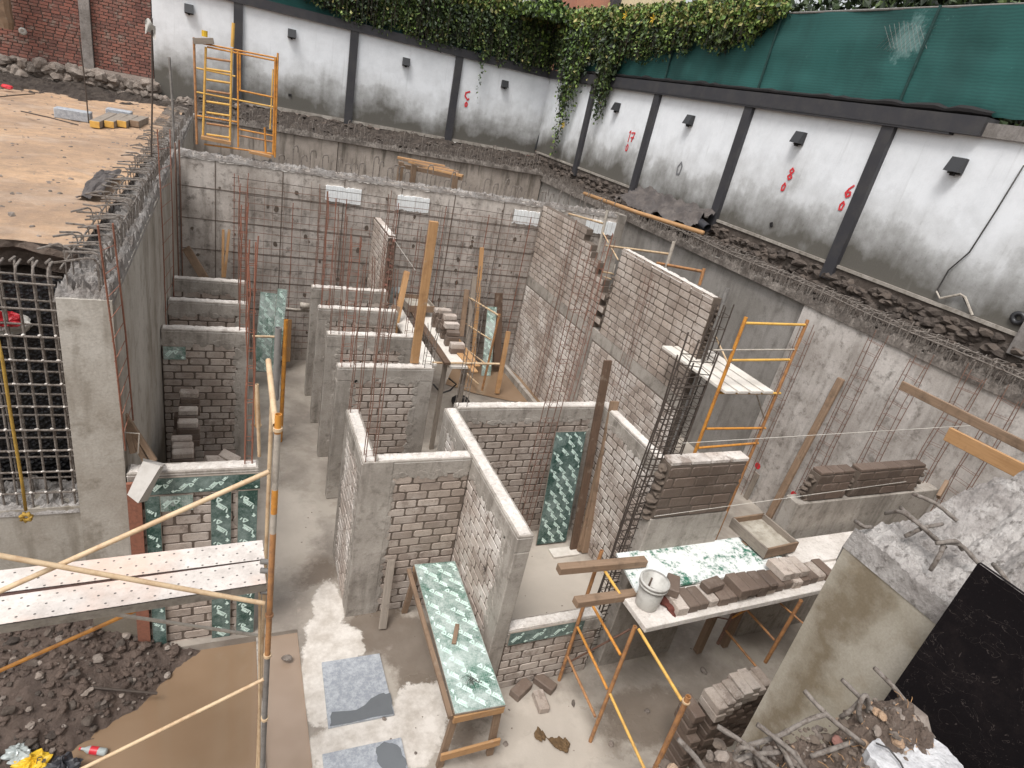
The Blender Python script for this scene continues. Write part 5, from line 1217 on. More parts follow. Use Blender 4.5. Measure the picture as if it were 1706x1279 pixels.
# ---------------- green form boards
LET = {'T': [((0, 1), (1, 1)), ((.5, 1), (.5, 0))], 'I': [((.5, 0), (.5, 1))], 'M': [((0, 0), (0, 1)), ((0, 1), (.5, .4)), ((.5, .4), (1, 1)), ((1, 1), (1, 0))], 'A': [((0, 0), (.5, 1)), ((.5, 1), (1, 0)), ((.2, .35), (.8, .35))], 'L': [((0, 1), (0, 0)), ((0, 0), (.8, 0))]}
def board(name, label, c0, u, v, L_, W_, th, mat='green', marks=True, cat='form board', group='green form boards', parent=None, seed=0, sz=.12, edge='wood_grey'):
    """c0 corner; u along length, v along width; the printed face looks along u x v"""
    c0, u, v = Vector(c0), Vector(u).normalized(), Vector(v); v = (v-u*v.dot(u)).normalized(); n = u.cross(v)
    if n.y > .5: c0 = c0+v*W_; v = -v; n = -n
    mb = MB(); c = c0+u*L_/2+v*W_/2-n*th/2; mb.obox(c, u, v, n, (L_, W_, th), 2, .3, 0)
    # printed skin a hair above
    k = len(mb.v); e = .004
    mb.v += [tuple(c0+u*e+v*e+n*.002), tuple(c0+u*(L_-e)+v*e+n*.002), tuple(c0+u*(L_-e)+v*(W_-e)+n*.002), tuple(c0+u*e+v*(W_-e)+n*.002)]
    mb.face((k, k+1, k+2, k+3), 0, .5, [(0, 0), (L_, 0), (L_, W_), (0, W_)])
    if marks:
        rng = random.Random(seed); d = Vector((math.cos(.85), math.sin(.85))); e_ = Vector((-d.y, d.x)); lw_ = sz*.058
        def seg(a, b):
            t = (b-a); l = t.length
            if l < 1e-5: return
            t /= l; o = Vector((-t.y, t.x))*lw_; q = [a+o, a-o, b-o, b+o]
            if any(not (.01 < w_.x < L_-.01 and .01 < w_.y < W_-.01) for w_ in q): return
            z_ = .0035+.00001*len(mb.f)
            mb.quad(*[c0+u*w_.x+v*w_.y+n*z_ for w_ in q[::-1]], mi=1)
        row = 0; x = -sz
        pu, pv = sz*1.2, sz*1.4
        for i in range(int(L_/pu)+2):
            for j in range(-1, int(W_/pv)+2):
                o = Vector((i*pu+rng.uniform(-.02, .02), j*pv+(i % 2)*pv/2))
                if rng.random() < .05: continue
                T3 = [o, o+d*sz*.42, o+d*sz*.21+e_*sz*.36]
                for a, b in ((0, 1), (1, 2), (2, 0)): seg(T3[a], T3[b])
                seg(o+d*sz*.5-e_*sz*.03, o+d*sz*1.45-e_*sz*.03)
                for li, ch in enumerate('IMAL'):
                    for a, b in LET[ch]:
                        f = lambda q: o+d*(sz*.5+sz*(li*.24+q[0]*.17))+e_*(sz*.05+sz*q[1]*.26)
                        seg(f(a), f(b))
    if parent is not None: return part(name, mb, [mat, 'print', edge], parent, label=label)
    return single(name, mb, [mat, 'print', edge], label, cat, group)
# leaning large board in the room
a = P(900, 905, z=.03); b = P(962, 905, z=.03)
board('form_board', 'large green printed form board leaning on the back wall of the room', (4.55, 6.72, .03), (0.0, .15, 1), (1, 0, 0), 1.98, .55, .018, seed=1, mat='green_dark')
bpy.data.objects[-1] if False else None
r = MB(); r.beam((4.72, 6.5, .02), (5.2, 6.5, .02), .2, .03); single('board_offcut', r, 'white_ply', 'white-crusted offcut lying at the foot of the leaning green board', 'board')
# left far pair and right far
for (c0, u, W_, L_, lab, sd_) in (((.50, 13.0, .02), (.06, .16, 1), .36, 1.75, 'green form board with a broken top leaning on the cross wall at the walkway end', 2), ((.80, 12.8, .02), (.07, .2, 1), .2, 1.9, 'narrow green form board leaning beside the broken-topped one at the walkway end', 3), ((5.78, 12.9, .02), (.0, .25, 1), .26, 1.75, 'slim green form board leaning on the cross wall near the puddle', 4)):
    board('form_board', lab, c0, u, (1, 0, 0), L_, W_, .02, seed=sd_, sz=.14)
# boards cladding the green partition: parts of that wall
board('form_board', 'green board strip along the top of the wall', (-.72, 5.835, 2.13), (1, 0, 0), (0, 0, 1), 1.04, .2, .02, parent=left1, seed=5, sz=.11, mat='green_dark')
board('form_board', None, (.04, 5.83, 0.0), (0, 0, 1), (-1, 0, 0), 2.12, .0001+.2, .02, parent=left1, seed=6, sz=.13, mat='green_dark')
board('form_board', None, (.30, 5.832, 0.0), (0, 0, 1), (-1, 0, 0), 2.12, .2, .02, parent=left1, seed=7, sz=.13, mat='green_dark')
board('form_board', None, (-.62, 5.83, 0.0), (0, 0, 1), (-1, 0, 0), 2.12, .14, .02, parent=left1, seed=8, sz=.13, mat='green_dark')
board('form_board', 'small green offcut nailed under the top strip', (-.62, 5.822, 1.92), (1, 0, 0), (0, 0, 1), .3, .2, .02, parent=left1, seed=9, sz=.13)
mb = MB(); mb.box(-.9, 5.80, -.1, -.78, 5.84, 2.3); part('rusty_brace', mb, 'rust_red', left1)
board('form_board', 'small green form board offcut fixed under the partition beam behind the block piles', (-.88, 9.52, 1.9), (1, 0, 0), (0, 0, 1), .3, .22, .02, seed=10, sz=.14)
p = P(849, 1075, y=4.37)
board('form_board', 'green board strip along the face of the knee-high wall', (2.94, 4.375, .76), (1, 0, 0), (0, 0, 1), 1.0, .2, .018, seed=11, sz=.12, mat='green_dark')
mb = MB(); q = P(1245, 840, x=9.74); board('form_board', 'dark green board edge leaning on the right wall behind the wet block pier', P(1228, 850, x=9.7), (P(1262, 780, x=9.72)-P(1228, 850, x=9.7)), (0, -1, 0), 1.0, .12, .02, marks=False, mat='green_dark')

# ---------------- bench
bn = root('work_bench', 'low timber bench with a green printed top beside the booth wall', 'bench', (2.5, 4.7, 0))
A, B, Cc, D = (P(*q, z=.88) for q in ((690, 940), (757, 933), (842, 1172), (757, 1190)))
u = ((D-A)+(Cc-B)).normalized(); L_ = ((D-A).length+(Cc-B).length)/2; v = (B-A); v = (v-u*v.dot(u)); W_ = ((Cc-D).length+(B-A).length)/2; v.normalize()
n = u.cross(v)
board('bench_top', None, A if n.z > 0 else B, u, v if n.z > 0 else -v, L_, W_, .02, parent=bn, seed=12, sz=.135)
def bl(p, z): return Vector((p.x, p.y, z))
LG = 'wood_old'
for (p, s1, s2) in ((A, .05, .04), (B, .05, -.04), (Cc, -.05, -.04), (D, -.05, .04)):
    top_ = p+u*s1+v*s2; ft = top_+u*(-.1 if s1 > 0 else .0)+v*(-.05 if s2 > 0 else .05); mb = MB(); mb.beam(bl(ft, .0), bl(top_, .86), .075, .045, up=tuple(u)); part('leg', mb, LG, bn)
for (a, b, z, wd) in ((D, Cc, .80, .09), (A, B, .80, .09)):
    mb = MB(); mb.beam(bl(a, z)-u*.0, bl(b, z), .03, wd); part('apron', mb, 'wood_new', bn)
mb = MB(); mb.beam(bl(D, .26)-v*.05+u*.02, bl(Cc, .3)+v*.05+u*.02, .03, .1); part('stretcher', mb, 'wood_new', bn)
mb = MB(); mb.beam(bl(A, .8)+v*-.06, bl(D, .84)-v*.03, .05, .045); part('side_rail', mb, LG, bn)
mb = MB(); p = P(762, 1040, z=.905); q = P(756, 1072, z=.905); mb.beam(p, q, .05, .03); single('wood_offcut', mb, 'wood_old', 'short orange-brown wood offcut on the green bench top', 'wood piece')
mb = MB(); c = P(785, 1132, z=.9); rng = random.Random(3)
for k in range(16):
    a_ = rng.uniform(0, 6.3); l = rng.uniform(.05, .12); mb.tube([c+Vector((rng.uniform(-.03, .03), rng.uniform(-.03, .03), 0)), c+Vector((l*math.cos(a_)*.6, l*math.sin(a_)*.6, .03)), c+Vector((l*math.cos(a_+.3), l*math.sin(a_+.3), .004))], .0022, 3)
single('wire_ties', mb, 'rebar_dark', 'small tangle of black tie wire on the near end of the green bench', 'wire')
mb = MB(); c = P(809, 948, x=2.72)
for k in range(7):
    a_ = k*.9; mb.tube([c, c+Vector((-.03, .06*math.cos(a_), .06*math.sin(a_)))], .003, 3)
mb.tube([c, c+Vector((-.01, .02, .3))], .003, 3); mb.rock(c, .018, rng); single('wire_ties', mb, 'rebar_dark', 'black tie wire knot poking from the long booth wall above the bench', 'wire')
# grey floor panels
G2 = 'grey panels lying on the floor'
for (q4, lab, wet) in ((((536, 1104), (632, 1089), (657, 1190), (547, 1213)), 'grey panel on the floor with a wet lower edge, wholly in view', ((553, 1186), (594, 1183), (632, 1155), (650, 1155), (656, 1188), (549, 1211))),
                       (((537, 1257), (668, 1229), (690, 1330), (548, 1356)), 'grey panel on the floor cut by the bottom of the picture, with a round wet patch', ((627, 1245), (640, 1236), (662, 1240), (676, 1265), (678, 1285), (645, 1290), (628, 1268)))):
    pts = [P(*q, z=.02) for q in q4]; mb = MB(); k = len(mb.v)
    for p in pts: mb.v.append((p.x, p.y, .028))
    for p in pts: mb.v.append((p.x, p.y, .0))
    mb.face((k+3, k+2, k+1, k), 0)
    for i in range(4): j = (i+1) % 4; mb.face((k+i, k+j, k+4+j, k+4+i), 0)
    r = root('floor_panel', lab, 'panel', tuple(pts[0]), G2); part('panel', mb, 'tile', r)
    mb = MB(); k = len(mb.v); cx = sum(q[0] for q in wet)/len(wet); cy = sum(q[1] for q in wet)/len(wet)
    pp = []
    for i in range(len(wet)):
        a_, b_ = wet[i], wet[(i+1) % len(wet)]
        for f in (0, .33, .66): pp.append((a_[0]+(b_[0]-a_[0])*f, a_[1]+(b_[1]-a_[1])*f))
    for i, q in enumerate(pp):
        p = P(q[0]+1.5*math.sin(i*2.1), q[1]+1.2*math.sin(i*3.3), z=.03); mb.v.append((p.x, p.y, .0315))
    mb.face(tuple(range(k, k+len(pp)))); part('wet_patch', mb, 'tile_wet', r)

# ---------------- blocks
BS = (.28, .14, .10)
def block_mesh():
    mb = MB(); mb.obox(Vector((0, 0, .05)), X3, Y3, Z3, BS, 0, .4, .007); return mb
BMS = []
for k in range(4):
    mb = MB(); mb.obox(Vector((0, 0, .05)), X3, Y3, Z3, (BS[0]*(1-.03*k), BS[1]*(1-.02*k), BS[2]), 0, .25*k, .005+.004*k); BMS.append(mb)
BM = {m: [b.mesh('block', m) for b in BMS] for m in ('block', 'block_wet', 'block_pale')}
def block(x, y, z, rz, label, group, mat='block_wet', k=0, rot=None):
    o = bpy.data.objects.new('concrete_block', BM[mat][k % 4]); COL.objects.link(o); o.location = (x, y, z); o.rotation_euler = rot or (0, 0, rz)
    return tag(o, label, 'concrete block', group)
# loose ones on the floor
for (px, py, rz, lab, k) in ((868, 1148, .5, 'dark block on the floor tucked against the knee-high wall, left of three', 0), (908, 1138, -1.0, 'block on the floor, the upper right one of three by the knee-high wall', 1), (901, 1168, 1.5, 'paler block on the floor, the lowest of three by the knee-high wall', 2)):
    p = P(px, py, z=.05); block(p.x, p.y, 0, rz, lab, 'loose blocks on the floor by the knee-high wall', 'block_wet' if k < 2 else 'block', k)
# platform boards (top surface z 1.9)
pf = root('work_platform', 'long form-board platform across the near scaffold, carrying rows of wet blocks', 'platform', (5.3, 3.7, 1.9))
mb = MB(); mb.obox(Vector((5.55, 3.64, 1.86)), Vector((1, .02, 0)).normalized(), Vector((-.02, 1, 0)).normalized(), Z3, (3.4, .42, .07), 0, .5, .006); part('near_board', mb, 'conc_cap', pf)
A, B, Cc, D = (P(*q, z=1.97) for q in ((1033, 925), (1235, 898), (1262, 940), (1085, 990)))
mb = MB(); k = len(mb.v)
for z_ in (1.94, 1.91):
    for p in (Vector((4.1, 4.42, 0)), Vector((6.0, 4.42, 0)), Vector((6.45, 3.83, 0)), Vector((4.0, 3.83, 0))): mb.v.append((p.x, p.y, z_))
mb.face((k+3, k+2, k+1, k), 0)
for i in range(4): j = (i+1) % 4; mb.face((k+i, k+j, k+4+j, k+4+i), 0)
part('green_board', mb, 'green_white', pf)
mb = MB(); mb.obox(Vector((7.3, 4.05, 1.92)), X3, Y3, Z3, (1.7, .42, .03)); part('grey_board', mb, 'conc_cap', pf)
for (a, b, lab) in ((((930, 940), (1040, 932)), 'far', ), (((958, 1000), (1050, 988)), 'near')) if False else ():
    pass
timber('split timber beam end jutting left from the far side of the platform', P(930, 948, z=2.0), P(1075, 935, z=2.0), .1, .09, 'wood_old', group='beams under the platform')
timber('burnt-edged timber beam end jutting left under the bucket', P(958, 1003, z=1.93), P(1090, 985, z=1.86), .1, .08, 'wood_old', group='beams under the platform')
rng = random.Random(14); ordn = ('first', 'second', 'third', 'fourth', 'fifth', 'sixth', 'seventh', 'eighth', 'ninth', 'tenth', 'eleventh', 'twelfth', 'thirteenth', 'fourteenth', 'fifteenth', 'sixteenth', 'seventeenth', 'eighteenth')
GB = 'wet blocks on the platform'
for k in range(17):
    x = 4.36+k*.147; block(x, 3.60+.012*k*.5, 1.896, math.pi/2+rng.uniform(-.05, .05), ordn[k]+' block from the left in the bottom row on the platform', GB, 'block_wet' if k % 3 else 'block', k)
for i, x in enumerate((5.18, 5.33, 5.48, 5.63)): block(x, 3.60, 1.998, math.pi/2+rng.uniform(-.05, .05), ordn[i]+' block from the left of the raised group of four on the platform row', GB, 'block_wet', i)
block(4.38, 3.74, 1.998, .9, 'single tilted block perched at the left end of the platform row', GB, 'block_wet', 1)
block(4.87, 3.66, 1.998, .15, 'single block laid lengthwise on the platform row, left of the raised group', GB, 'block_wet', 2)
for i, x in enumerate((5.95, 6.1, 6.25)): block(x, 3.72, 1.998, math.pi/2+rng.uniform(-.08, .08), ordn[i]+' block of the upper group right of the raised four on the platform', GB, 'block', i)
# stack at lower right
GS = 'blocks stacked on the floor at the lower right'
LN = ('lowest', 'second', 'third', 'fourth', 'fifth', 'sixth', 'seventh', 'eighth', 'ninth', 'topmost')
rng = random.Random(23)
for lay in range(10):
    for k in range(7):
        if lay == 9 and k > 4: continue
        x = 4.86+k*.148+.006*rng.random(); y = 3.02+.03*k+.012*rng.random()+.015*(lay % 2)
        block(x, y, lay*.101, math.pi/2+rng.uniform(-.03, .03), f'{LN[lay]} layer, {ordn[k]} block from the left in the big stack by the near scaffold leg', GS, 'block_wet' if lay < 8 else 'block', (k+lay) % 4)
for lay in range(9):
    block(4.60+.02*rng.random(), 3.0+.08*(lay > 5), lay*.101, math.pi/2+rng.uniform(-.25, .25)*(lay > 5), f'{LN[lay]} block of the separate column left of the big stack', GS, 'block_wet', lay)
# blocks piled in left bay
GL = 'blocks piled in the left bay'
k = 0; rng = random.Random(19)
yy0 = [7.15, 7.31, 7.6, 7.78, 7.94, 8.12, 8.4, 8.75, 9.1]
hh = [12, 12, 13, 14, 14, 14, 15, 15, 16]
for i, y in enumerate(yy0):
    zt_ = hh[i]
    for j in range(zt_):
        if j < zt_-4: continue
        x = -.60+.03*math.sin(i*2.3)+rng.uniform(-.01, .01)+.012*i; block(x, y, j*.1, rng.uniform(-.06, .06), f'{("bottom visible","lower middle","upper middle","topmost")[j-(zt_-4)]} block of the {ordn[i]} pile from the camera in the left bay', GL, 'block' if j == zt_-1 else 'block_wet', k); k += 1
    mb = MB(); mb.box(-.73, y-.07, 0, -.46, y+.07, (zt_-4)*.1-.003)
    single('block_pile_base', mb, 'block_wet', f'lower part of the {ordn[i]} pile of blocks from the camera in the left bay', 'block pile', GL)
for (px, py, rz, lab) in ((356, 762, .4, 'tilted loose block behind the green-clad partition, left of two'), (382, 756, -.5, 'tilted loose block behind the green-clad partition, right of two')):
    p = P(px, py, z=1.2); block(p.x, p.y, 1.1, rz, lab, GL, 'block', 1, rot=(.3, .3, rz))
mb = MB(); mb.box(-.3, p.y-.12, 0, .1, p.y+.25, 1.1); single('block_pile_base', mb, 'block_wet', 'dark heap holding up the two loose blocks behind the green-clad partition', 'block pile', GL)
# sticks and pipes at left corner
for (a, b, m, lab) in (((202, 692), (245, 772), 'wood_old', 'thick pinkish timber leaning in the corner by the green-clad partition'), ((207, 690), (258, 768), 'wood_old', 'thin pinkish timber leaning in the corner by the green-clad partition'), ((208, 700), (222, 755), 'wood_old', 'short pinkish timber upright in the corner by the green-clad partition')):
    timber(lab, P(*b, y=6.0), P(*a, y=6.15), .05, .05, m, (0, 1, 0), group=G_)
# bent grey sheet hung on the wall head
r = MB(); A, B, Cc, D, E_, F_ = P(238, 768, y=5.75), P(268, 776, y=5.6), P(247, 832, y=5.55), P(230, 838, y=5.5), P(212, 824, y=5.6), P(262, 790, y=5.5)
r.quad(A, B, D, E_); r.quad(B, P(272, 778, y=5.7), P(246, 834, y=5.7), D); r.quad(A+Vector((0, .02, .02)), P(275, 772, y=6.0), B, A)
single('bent_sheet', r, 'paper', 'grey folded cement-coated sheet hooked over the wall head at the left', 'sheet')
mb = MB(); mb.tube([P(*q, y=5.95) for q in ((205, 745), (205, 720), (232, 722), (230, 755))], .008, 5); single('bent_rod', mb, 'galv', 'small bent rod loop on the wall head by the folded sheet', 'rod')

# ---------------- centre work platform
cp = root('work_platform', 'small trestle platform of white boards behind the middle partitions', 'platform', (3.6, 11, 1.9))
for (x, wd, y0, y1, z, nm) in ((3.22, .3, 9.5, 12.9, 1.9, 'white_board'), (3.82, .42, 9.5, 12.5, 1.86, 'white_board'), (3.53, .12, 9.4, 12.7, 1.98, 'edge_timber')):
    mb = MB(); mb.obox(Vector((x, (y0+y1)/2, z)), Y3, X3, Z3, (y1-y0, wd, .05), 0, .4, .004); part(nm, mb, 'white_ply' if nm[0] == 'w' else 'wood_dark', cp)
for (x, y) in ((3.1, 9.7), (3.6, 9.7), (4.0, 9.7), (3.1, 12.2), (4.0, 12.2)):
    mb = MB(); mb.beam((x, y, 0), (x, y, 1.86), .08, .06, up=(0, 1, 0)); part('leg', mb, 'wood_grey', cp)
timber('fresh board sticking out over the near edge of the white-board platform, upper one', P(754, 556, z=1.95), P(795, 610, z=1.9), .12, .03, 'wood_new', group='boards on the centre platform')
timber('fresh board sticking out over the near edge of the white-board platform, lower one', P(752, 572, z=1.92), P(792, 620, z=1.87), .12, .03, 'wood_new', group='boards on the centre platform')
GC = 'blocks stacked on the centre platform'
for i, (y, n) in enumerate(((10.1, 2), (10.45, 4), (10.8, 5), (11.1, 5), (11.4, 4))):
    for j in range(n): block(3.93+rng.uniform(-.01, .01), y+(.16 if i == 1 and j == 3 else 0), 1.89+j*.1, rng.uniform(-.06, .06), f'{ordn[j]} block up in the {ordn[i]} pile from the near edge of the centre platform', GC, 'block_wet' if j < n-1 else 'block', i+j)
def tray(label, pts, h, z):
    pts = [Vector((p[0], p[1], z)) for p in pts]; r = root('mortar_tray', label, 'mortar tray', tuple(pts[0]), 'wooden mortar trays')
    c = sum(pts, Vector())/4
    for i in range(4):
        a, b = pts[i], pts[(i+1) % 4]; d = (c-(a+b)/2).normalized()*.012
        mb = MB(); mb.beam(a+d+Z3*h/2, b+d+Z3*h/2, .025, h, bev=.003); part('side_board', mb, 'wood_grey' if i % 2 else 'wood_old', r)
    mb = MB(); q = [c+(p-c)*.95 for p in pts]
    def f(u, v):
        p = q[0].lerp(q[1], u).lerp(q[3].lerp(q[2], u), v); return (p.x, p.y, z+h*.45+.02*fr(p.x, p.y, 0, 6))
    mb.grid(24, 24, f); part('wet_mortar', mb, 'conc_fg', r, smooth=True)
A, B, Cc, D = (P(*q, z=2.08) for q in ((1217, 867), (1272, 852), (1320, 905), (1272, 916)))
tray('wooden tray of wet mortar between the block pier and the loaded platform', [(5.95, 4.60), (6.52, 4.62), (6.56, 4.02), (5.98, 3.98)], .15, 1.97)
mb = MB(); mb.box(5.98, 4.1, 0, 6.5, 4.5, 1.96); 
for x in (6.0, 6.48):
    mb = MB(); mb.beam((x, 4.3, 0), (x, 4.3, 1.955), .09, .09, up=(0, 1, 0)); single('prop', mb, 'wood_old', ('left' if x < 6.2 else 'right')+' timber prop under the mortar tray', 'prop', 'props under the mortar tray')
A, B, Cc, D = (P(*q, z=2.1) for q in ((668, 492), (710, 497), (723, 520), (685, 525)))
tray('small wooden mortar tray at the back of the centre platform', [(3.35, 12.6), (3.95, 12.6), (3.98, 11.9), (3.4, 11.85)], .14, 2.0)
mb = MB(); mb.lathe((3.12, 12.5, 1.93), [(0, 0), (.1, 0), (.12, .25), (.13, .26), (.11, .24), (.09, .02), (0, .02)], 14); single('water_jug', mb, 'clear', 'cloudy plastic container at the rear of the centre platform', 'container', smooth=True)
mb = MB(); rng = random.Random(2); mb.rock((3.45, 13.1, 2.0), .16, rng); single('plastic_bag', mb, 'clear', 'crumpled clear bag behind the small mortar tray', 'bag')
# tool standing on blocks: chisel-like post
mb = MB(); p = P(737, 535, y=12.0); mb.tube([(p.x, 12, p.z-.3), (p.x, 12, p.z+.35)], .06, 6, r2=.03); single('post_stub', mb, 'wood_grey', 'pale tapered wooden stub standing behind the block piles of the centre platform', 'post')
mb = MB()
mb.rock((4.72, 11.4, .12), .22, rng); single('black_bag', mb, 'black_film', 'black bag on the floor near the puddle', 'bag')
mb = MB(); mb.tube([P(*q, y=10.2) for q in ((722, 640), (735, 655), (750, 650), (760, 640), (748, 630))], .02, 6); single('hose', mb, 'cable', 'dark coiled hose under the near edge of the centre platform', 'hose', smooth=True)
mb = MB(); mb.tube([P(465, 513, y=13.45), P(517, 518, y=13.45)], .03, 8); mb.tube([P(500, 508, y=13.4), P(516, 510, y=13.4)], .07, 8); single('pipe', mb, 'galv', 'grey pipe lying level against the cross wall at the walkway end', 'pipe', smooth=True)
mb = MB(); mb.rock(P(465, 596, z=.08), .12, rng, 0); single('litter', mb, 'styro', 'white scrap on the walkway floor by the leaning green boards', 'litter')

# ---------------- bucket etc. on the near platform
bk = root('bucket', 'mortar-splashed white plastic bucket on the end of the platform', 'bucket', (4.04, 3.68, 1.9))
mb = MB(); mb.lathe((4.04, 3.68, 1.9), [(0, .002), (.115, .0), (.12, .01), (.145, .33), (.138, .33), (.112, .03), (0, .03)], 28); part('body', mb, 'plastic_w', bk, smooth=True)
mb = MB(); mb.lathe((4.04, 3.68, 1.9), [(.1425, .27), (.158, .272), (.158, .29), (.146, .292), (.146, .31), (.16, .312), (.16, .336), (.14, .337)], 28); part('rim', mb, 'plastic_w', bk, smooth=True)
mb = MB(); mb.lathe((4.04, 3.68, 1.9), [(0, .14), (.124, .14)], 20); mb.tube([(4.0, 3.7, 2.0), (4.06, 3.75, 2.2)], .012, 6); part('contents', mb, 'soil', bk)
mb = MB(); rng = random.Random(5)
for k in range(5): mb.tube([(4.22+.02*k, 3.66-.01*k, 1.92), (4.25+.018*k, 3.58, 1.925), (4.27+.018*k, 3.46+.01*k, 1.88)], .018, 6)
mb.rock((4.26, 3.66, 1.92), .07, rng); mb.rock((4.29, 3.56, 1.92), .06, rng)
single('work_glove', mb, 'red_cloth', 'dark red work glove lying between bucket and blocks', 'glove', smooth=True)
# floor litter
mb = MB(); rng = random.Random(9); a_, b_ = P(890, 1230, z=0), P(945, 1240, z=0)
def ragf(u, v):
    c = a_.lerp(b_, u); w = .075*(.55+.45*math.sin(u*9+1))*(1+.5*mn.noise(Vector((u*6, v*3, 1)))); th = 6.283*v
    lump = 1+.55*mn.noise(Vector((u*14, math.cos(th)*1.6, math.sin(th)*1.6)))+.3*mn.noise(Vector((u*40, math.cos(th)*4, math.sin(th)*4)))
    k = min(1, u*9, (1-u)*9)**.5
    return (c.x+.03*math.sin(u*8), c.y+w*lump*k*math.cos(th)+.04*math.sin(u*6), .02+w*.5*lump*k*(math.sin(th)+.5))
mb.grid(60, 28, ragf)
single('rag', mb, 'cloth', 'muddy brown twisted rag on the floor below the bench', 'rag')
rng = random.Random(15)
for i, (px, py, s_, where) in enumerate(((955, 1172, .04, 'beside the near scaffold rungs'), (1172, 1118, .06, 'in the shade under the platform'), (478, 1097, .05, 'in the water channel'), (842, 1240, .03, 'near the bench foot'), (692, 1255, .025, 'between the bench and the cut panel'), (560, 1268, .03, 'on the cut panel'), (640, 1198, .03, 'at the corner of the whole panel'), (1018, 1240, .04, 'right of the muddy rag'), (1078, 1185, .04, 'between the scaffold legs'))):
    p = P(px, py, z=0); mb = MB(); mb.rock((p.x, p.y, .01), s_, rng, 0, .5); single('stone', mb, 'stone', 'small dark stone '+where, 'stone', 'stones scattered on the floor')
mb = MB()
for i in range(160):
    x = rng.uniform(.9, 6.5); y = rng.uniform(2.6, 13); mb.rock((x, y, .0), rng.choice([.006, .01, .015]), rng, 0, .5)
struct('floor_grit', mb, ['stone'], kind='stuff')
# litter in lower left water
bt = root('plastic_bottle', 'clear drink bottle with a red label floating in the muddy water', 'bottle', tuple(P(152, 1252, z=-.08)))
p, q = P(135, 1247, z=-.07), P(178, 1253, z=-.07); d = (q-p)
mb = MB(); ax = d.normalized(); mb.lathe(p, [(.012, 0), (.014, .03), (.035, .07), (.036, d.length*.95), (.02, d.length), (0, d.length)], 14, ax=tuple(ax)); part('body', mb, 'clear', bt, smooth=True)
mb = MB(); mb.lathe(p+ax*d.length*.38, [(.0375, 0), (.0378, d.length*.3)], 14, ax=tuple(ax)); part('label', mb, 'red_plastic', bt, smooth=True)
mb = MB(); mb.lathe(p-ax*.015, [(0, 0), (.014, 0), (.014, .018)], 10, ax=tuple(ax)); part('cap', mb, 'red_plastic', bt)
def crumple(name, label, px, py, s_, mat, z=0., cat='bag', seed=0):
    p = P(px, py, z=z); mb = MB(); off = seed*7.3
    def f(u, v):
        a = 6.283*u; b = math.pi*v-1.57; k = 1+.5*mn.noise(Vector((math.cos(a)*2, math.sin(a)*2, v*4+off)))+.25*mn.noise(Vector((math.cos(a)*6, math.sin(a)*6, v*9+off)))
        return (p.x+s_*k*math.cos(a)*math.cos(b), p.y+s_*.8*k*math.sin(a)*math.cos(b), z+s_*.45*k*(math.sin(b)+.6))
    mb.grid(26, 14, f); return single(name, mb, mat, label, cat)
yb = crumple('snack_bag', 'yellow snack bag with dark lettering in the mud at the bottom left', 55, 1275, .13, 'yellow_plastic', .02, seed=1)
def letters(parent, c, ux, uy, sc, txt, mat):
    mb = MB(); L2 = {'F': [((0, 0), (0, 1)), ((0, 1), (.6, 1)), ((0, .55), (.5, .55))], 'a': [((.1, .5), (.5, .5)), ((.5, .5), (.5, 0)), ((.5, 0), (.05, .05)), ((.05, .05), (.05, .28)), ((.05, .28), (.5, .28))]}
    for i, ch in enumerate(txt):
        for a, b in L2[ch]: mb.tube([c+ux*(i*.75+a[0])*sc+uy*a[1]*sc, c+ux*(i*.75+b[0])*sc+uy*b[1]*sc], sc*.09, 4)
    part('lettering', mb, mat, parent)
letters(yb, P(61, 1272, z=.14), X3, (Y3+Z3*.2).normalized(), .05, 'Fa', 'b_dark')
crumple('plastic_bag', 'cloudy plastic bag beside the yellow snack bag', 30, 1258, .11, 'clear', .05, seed=2); crumple('plastic_bag', 'dark wet plastic bag right of the yellow snack bag', 105, 1280, .13, 'tyre', .0, seed=3)
crumple('bag', 'red and white plastic sack behind the bar grid at the left edge', 8, 548, .2, 'plastic_w', 3.55, seed=4)
crumple('bag', 'bright red cap or cloth over the white sack at the left edge', 8, 538, .13, 'red_plastic', 3.72, seed=5)
o_ = bpy.data.objects
# yellow rope
mb = MB(); pts = [P(*q, y=5.8) for q in ((-5, 560), (4, 600), (16, 680), (26, 740), (36, 800), (43, 850))]; mb.tube(pts, .014, 7)
for k in range(12):
    a = k*.9; c = P(45, 858, y=5.78); mb.tube([c+Vector((.05*math.cos(a), -.02, .05*math.sin(a))), c+Vector((.05*math.cos(a+2), -.04, .05*math.sin(a+2)))], .014, 6)
single('rope', mb, 'yellow_rope', 'yellow rope with a knotted end hanging over the bar grid', 'rope', smooth=True)
# mason lines
for a, b, lab in ((P(1138, 738, y=4.38), P(1760, 700, y=4.38), 'upper white mason line stretched from the block pier to the right'), (P(1090, 860, y=4.36), P(1510, 802, y=4.36), 'lower white mason line along the base of the wet blocks'), (P(655, 397, y=12), P(692, 450, y=11.2), 'white mason line running down from the raw stub wall')):
    mb = MB(); mb.tube([a, b], .003, 4); single('mason_line', mb, 'string', lab, 'string', 'mason lines')

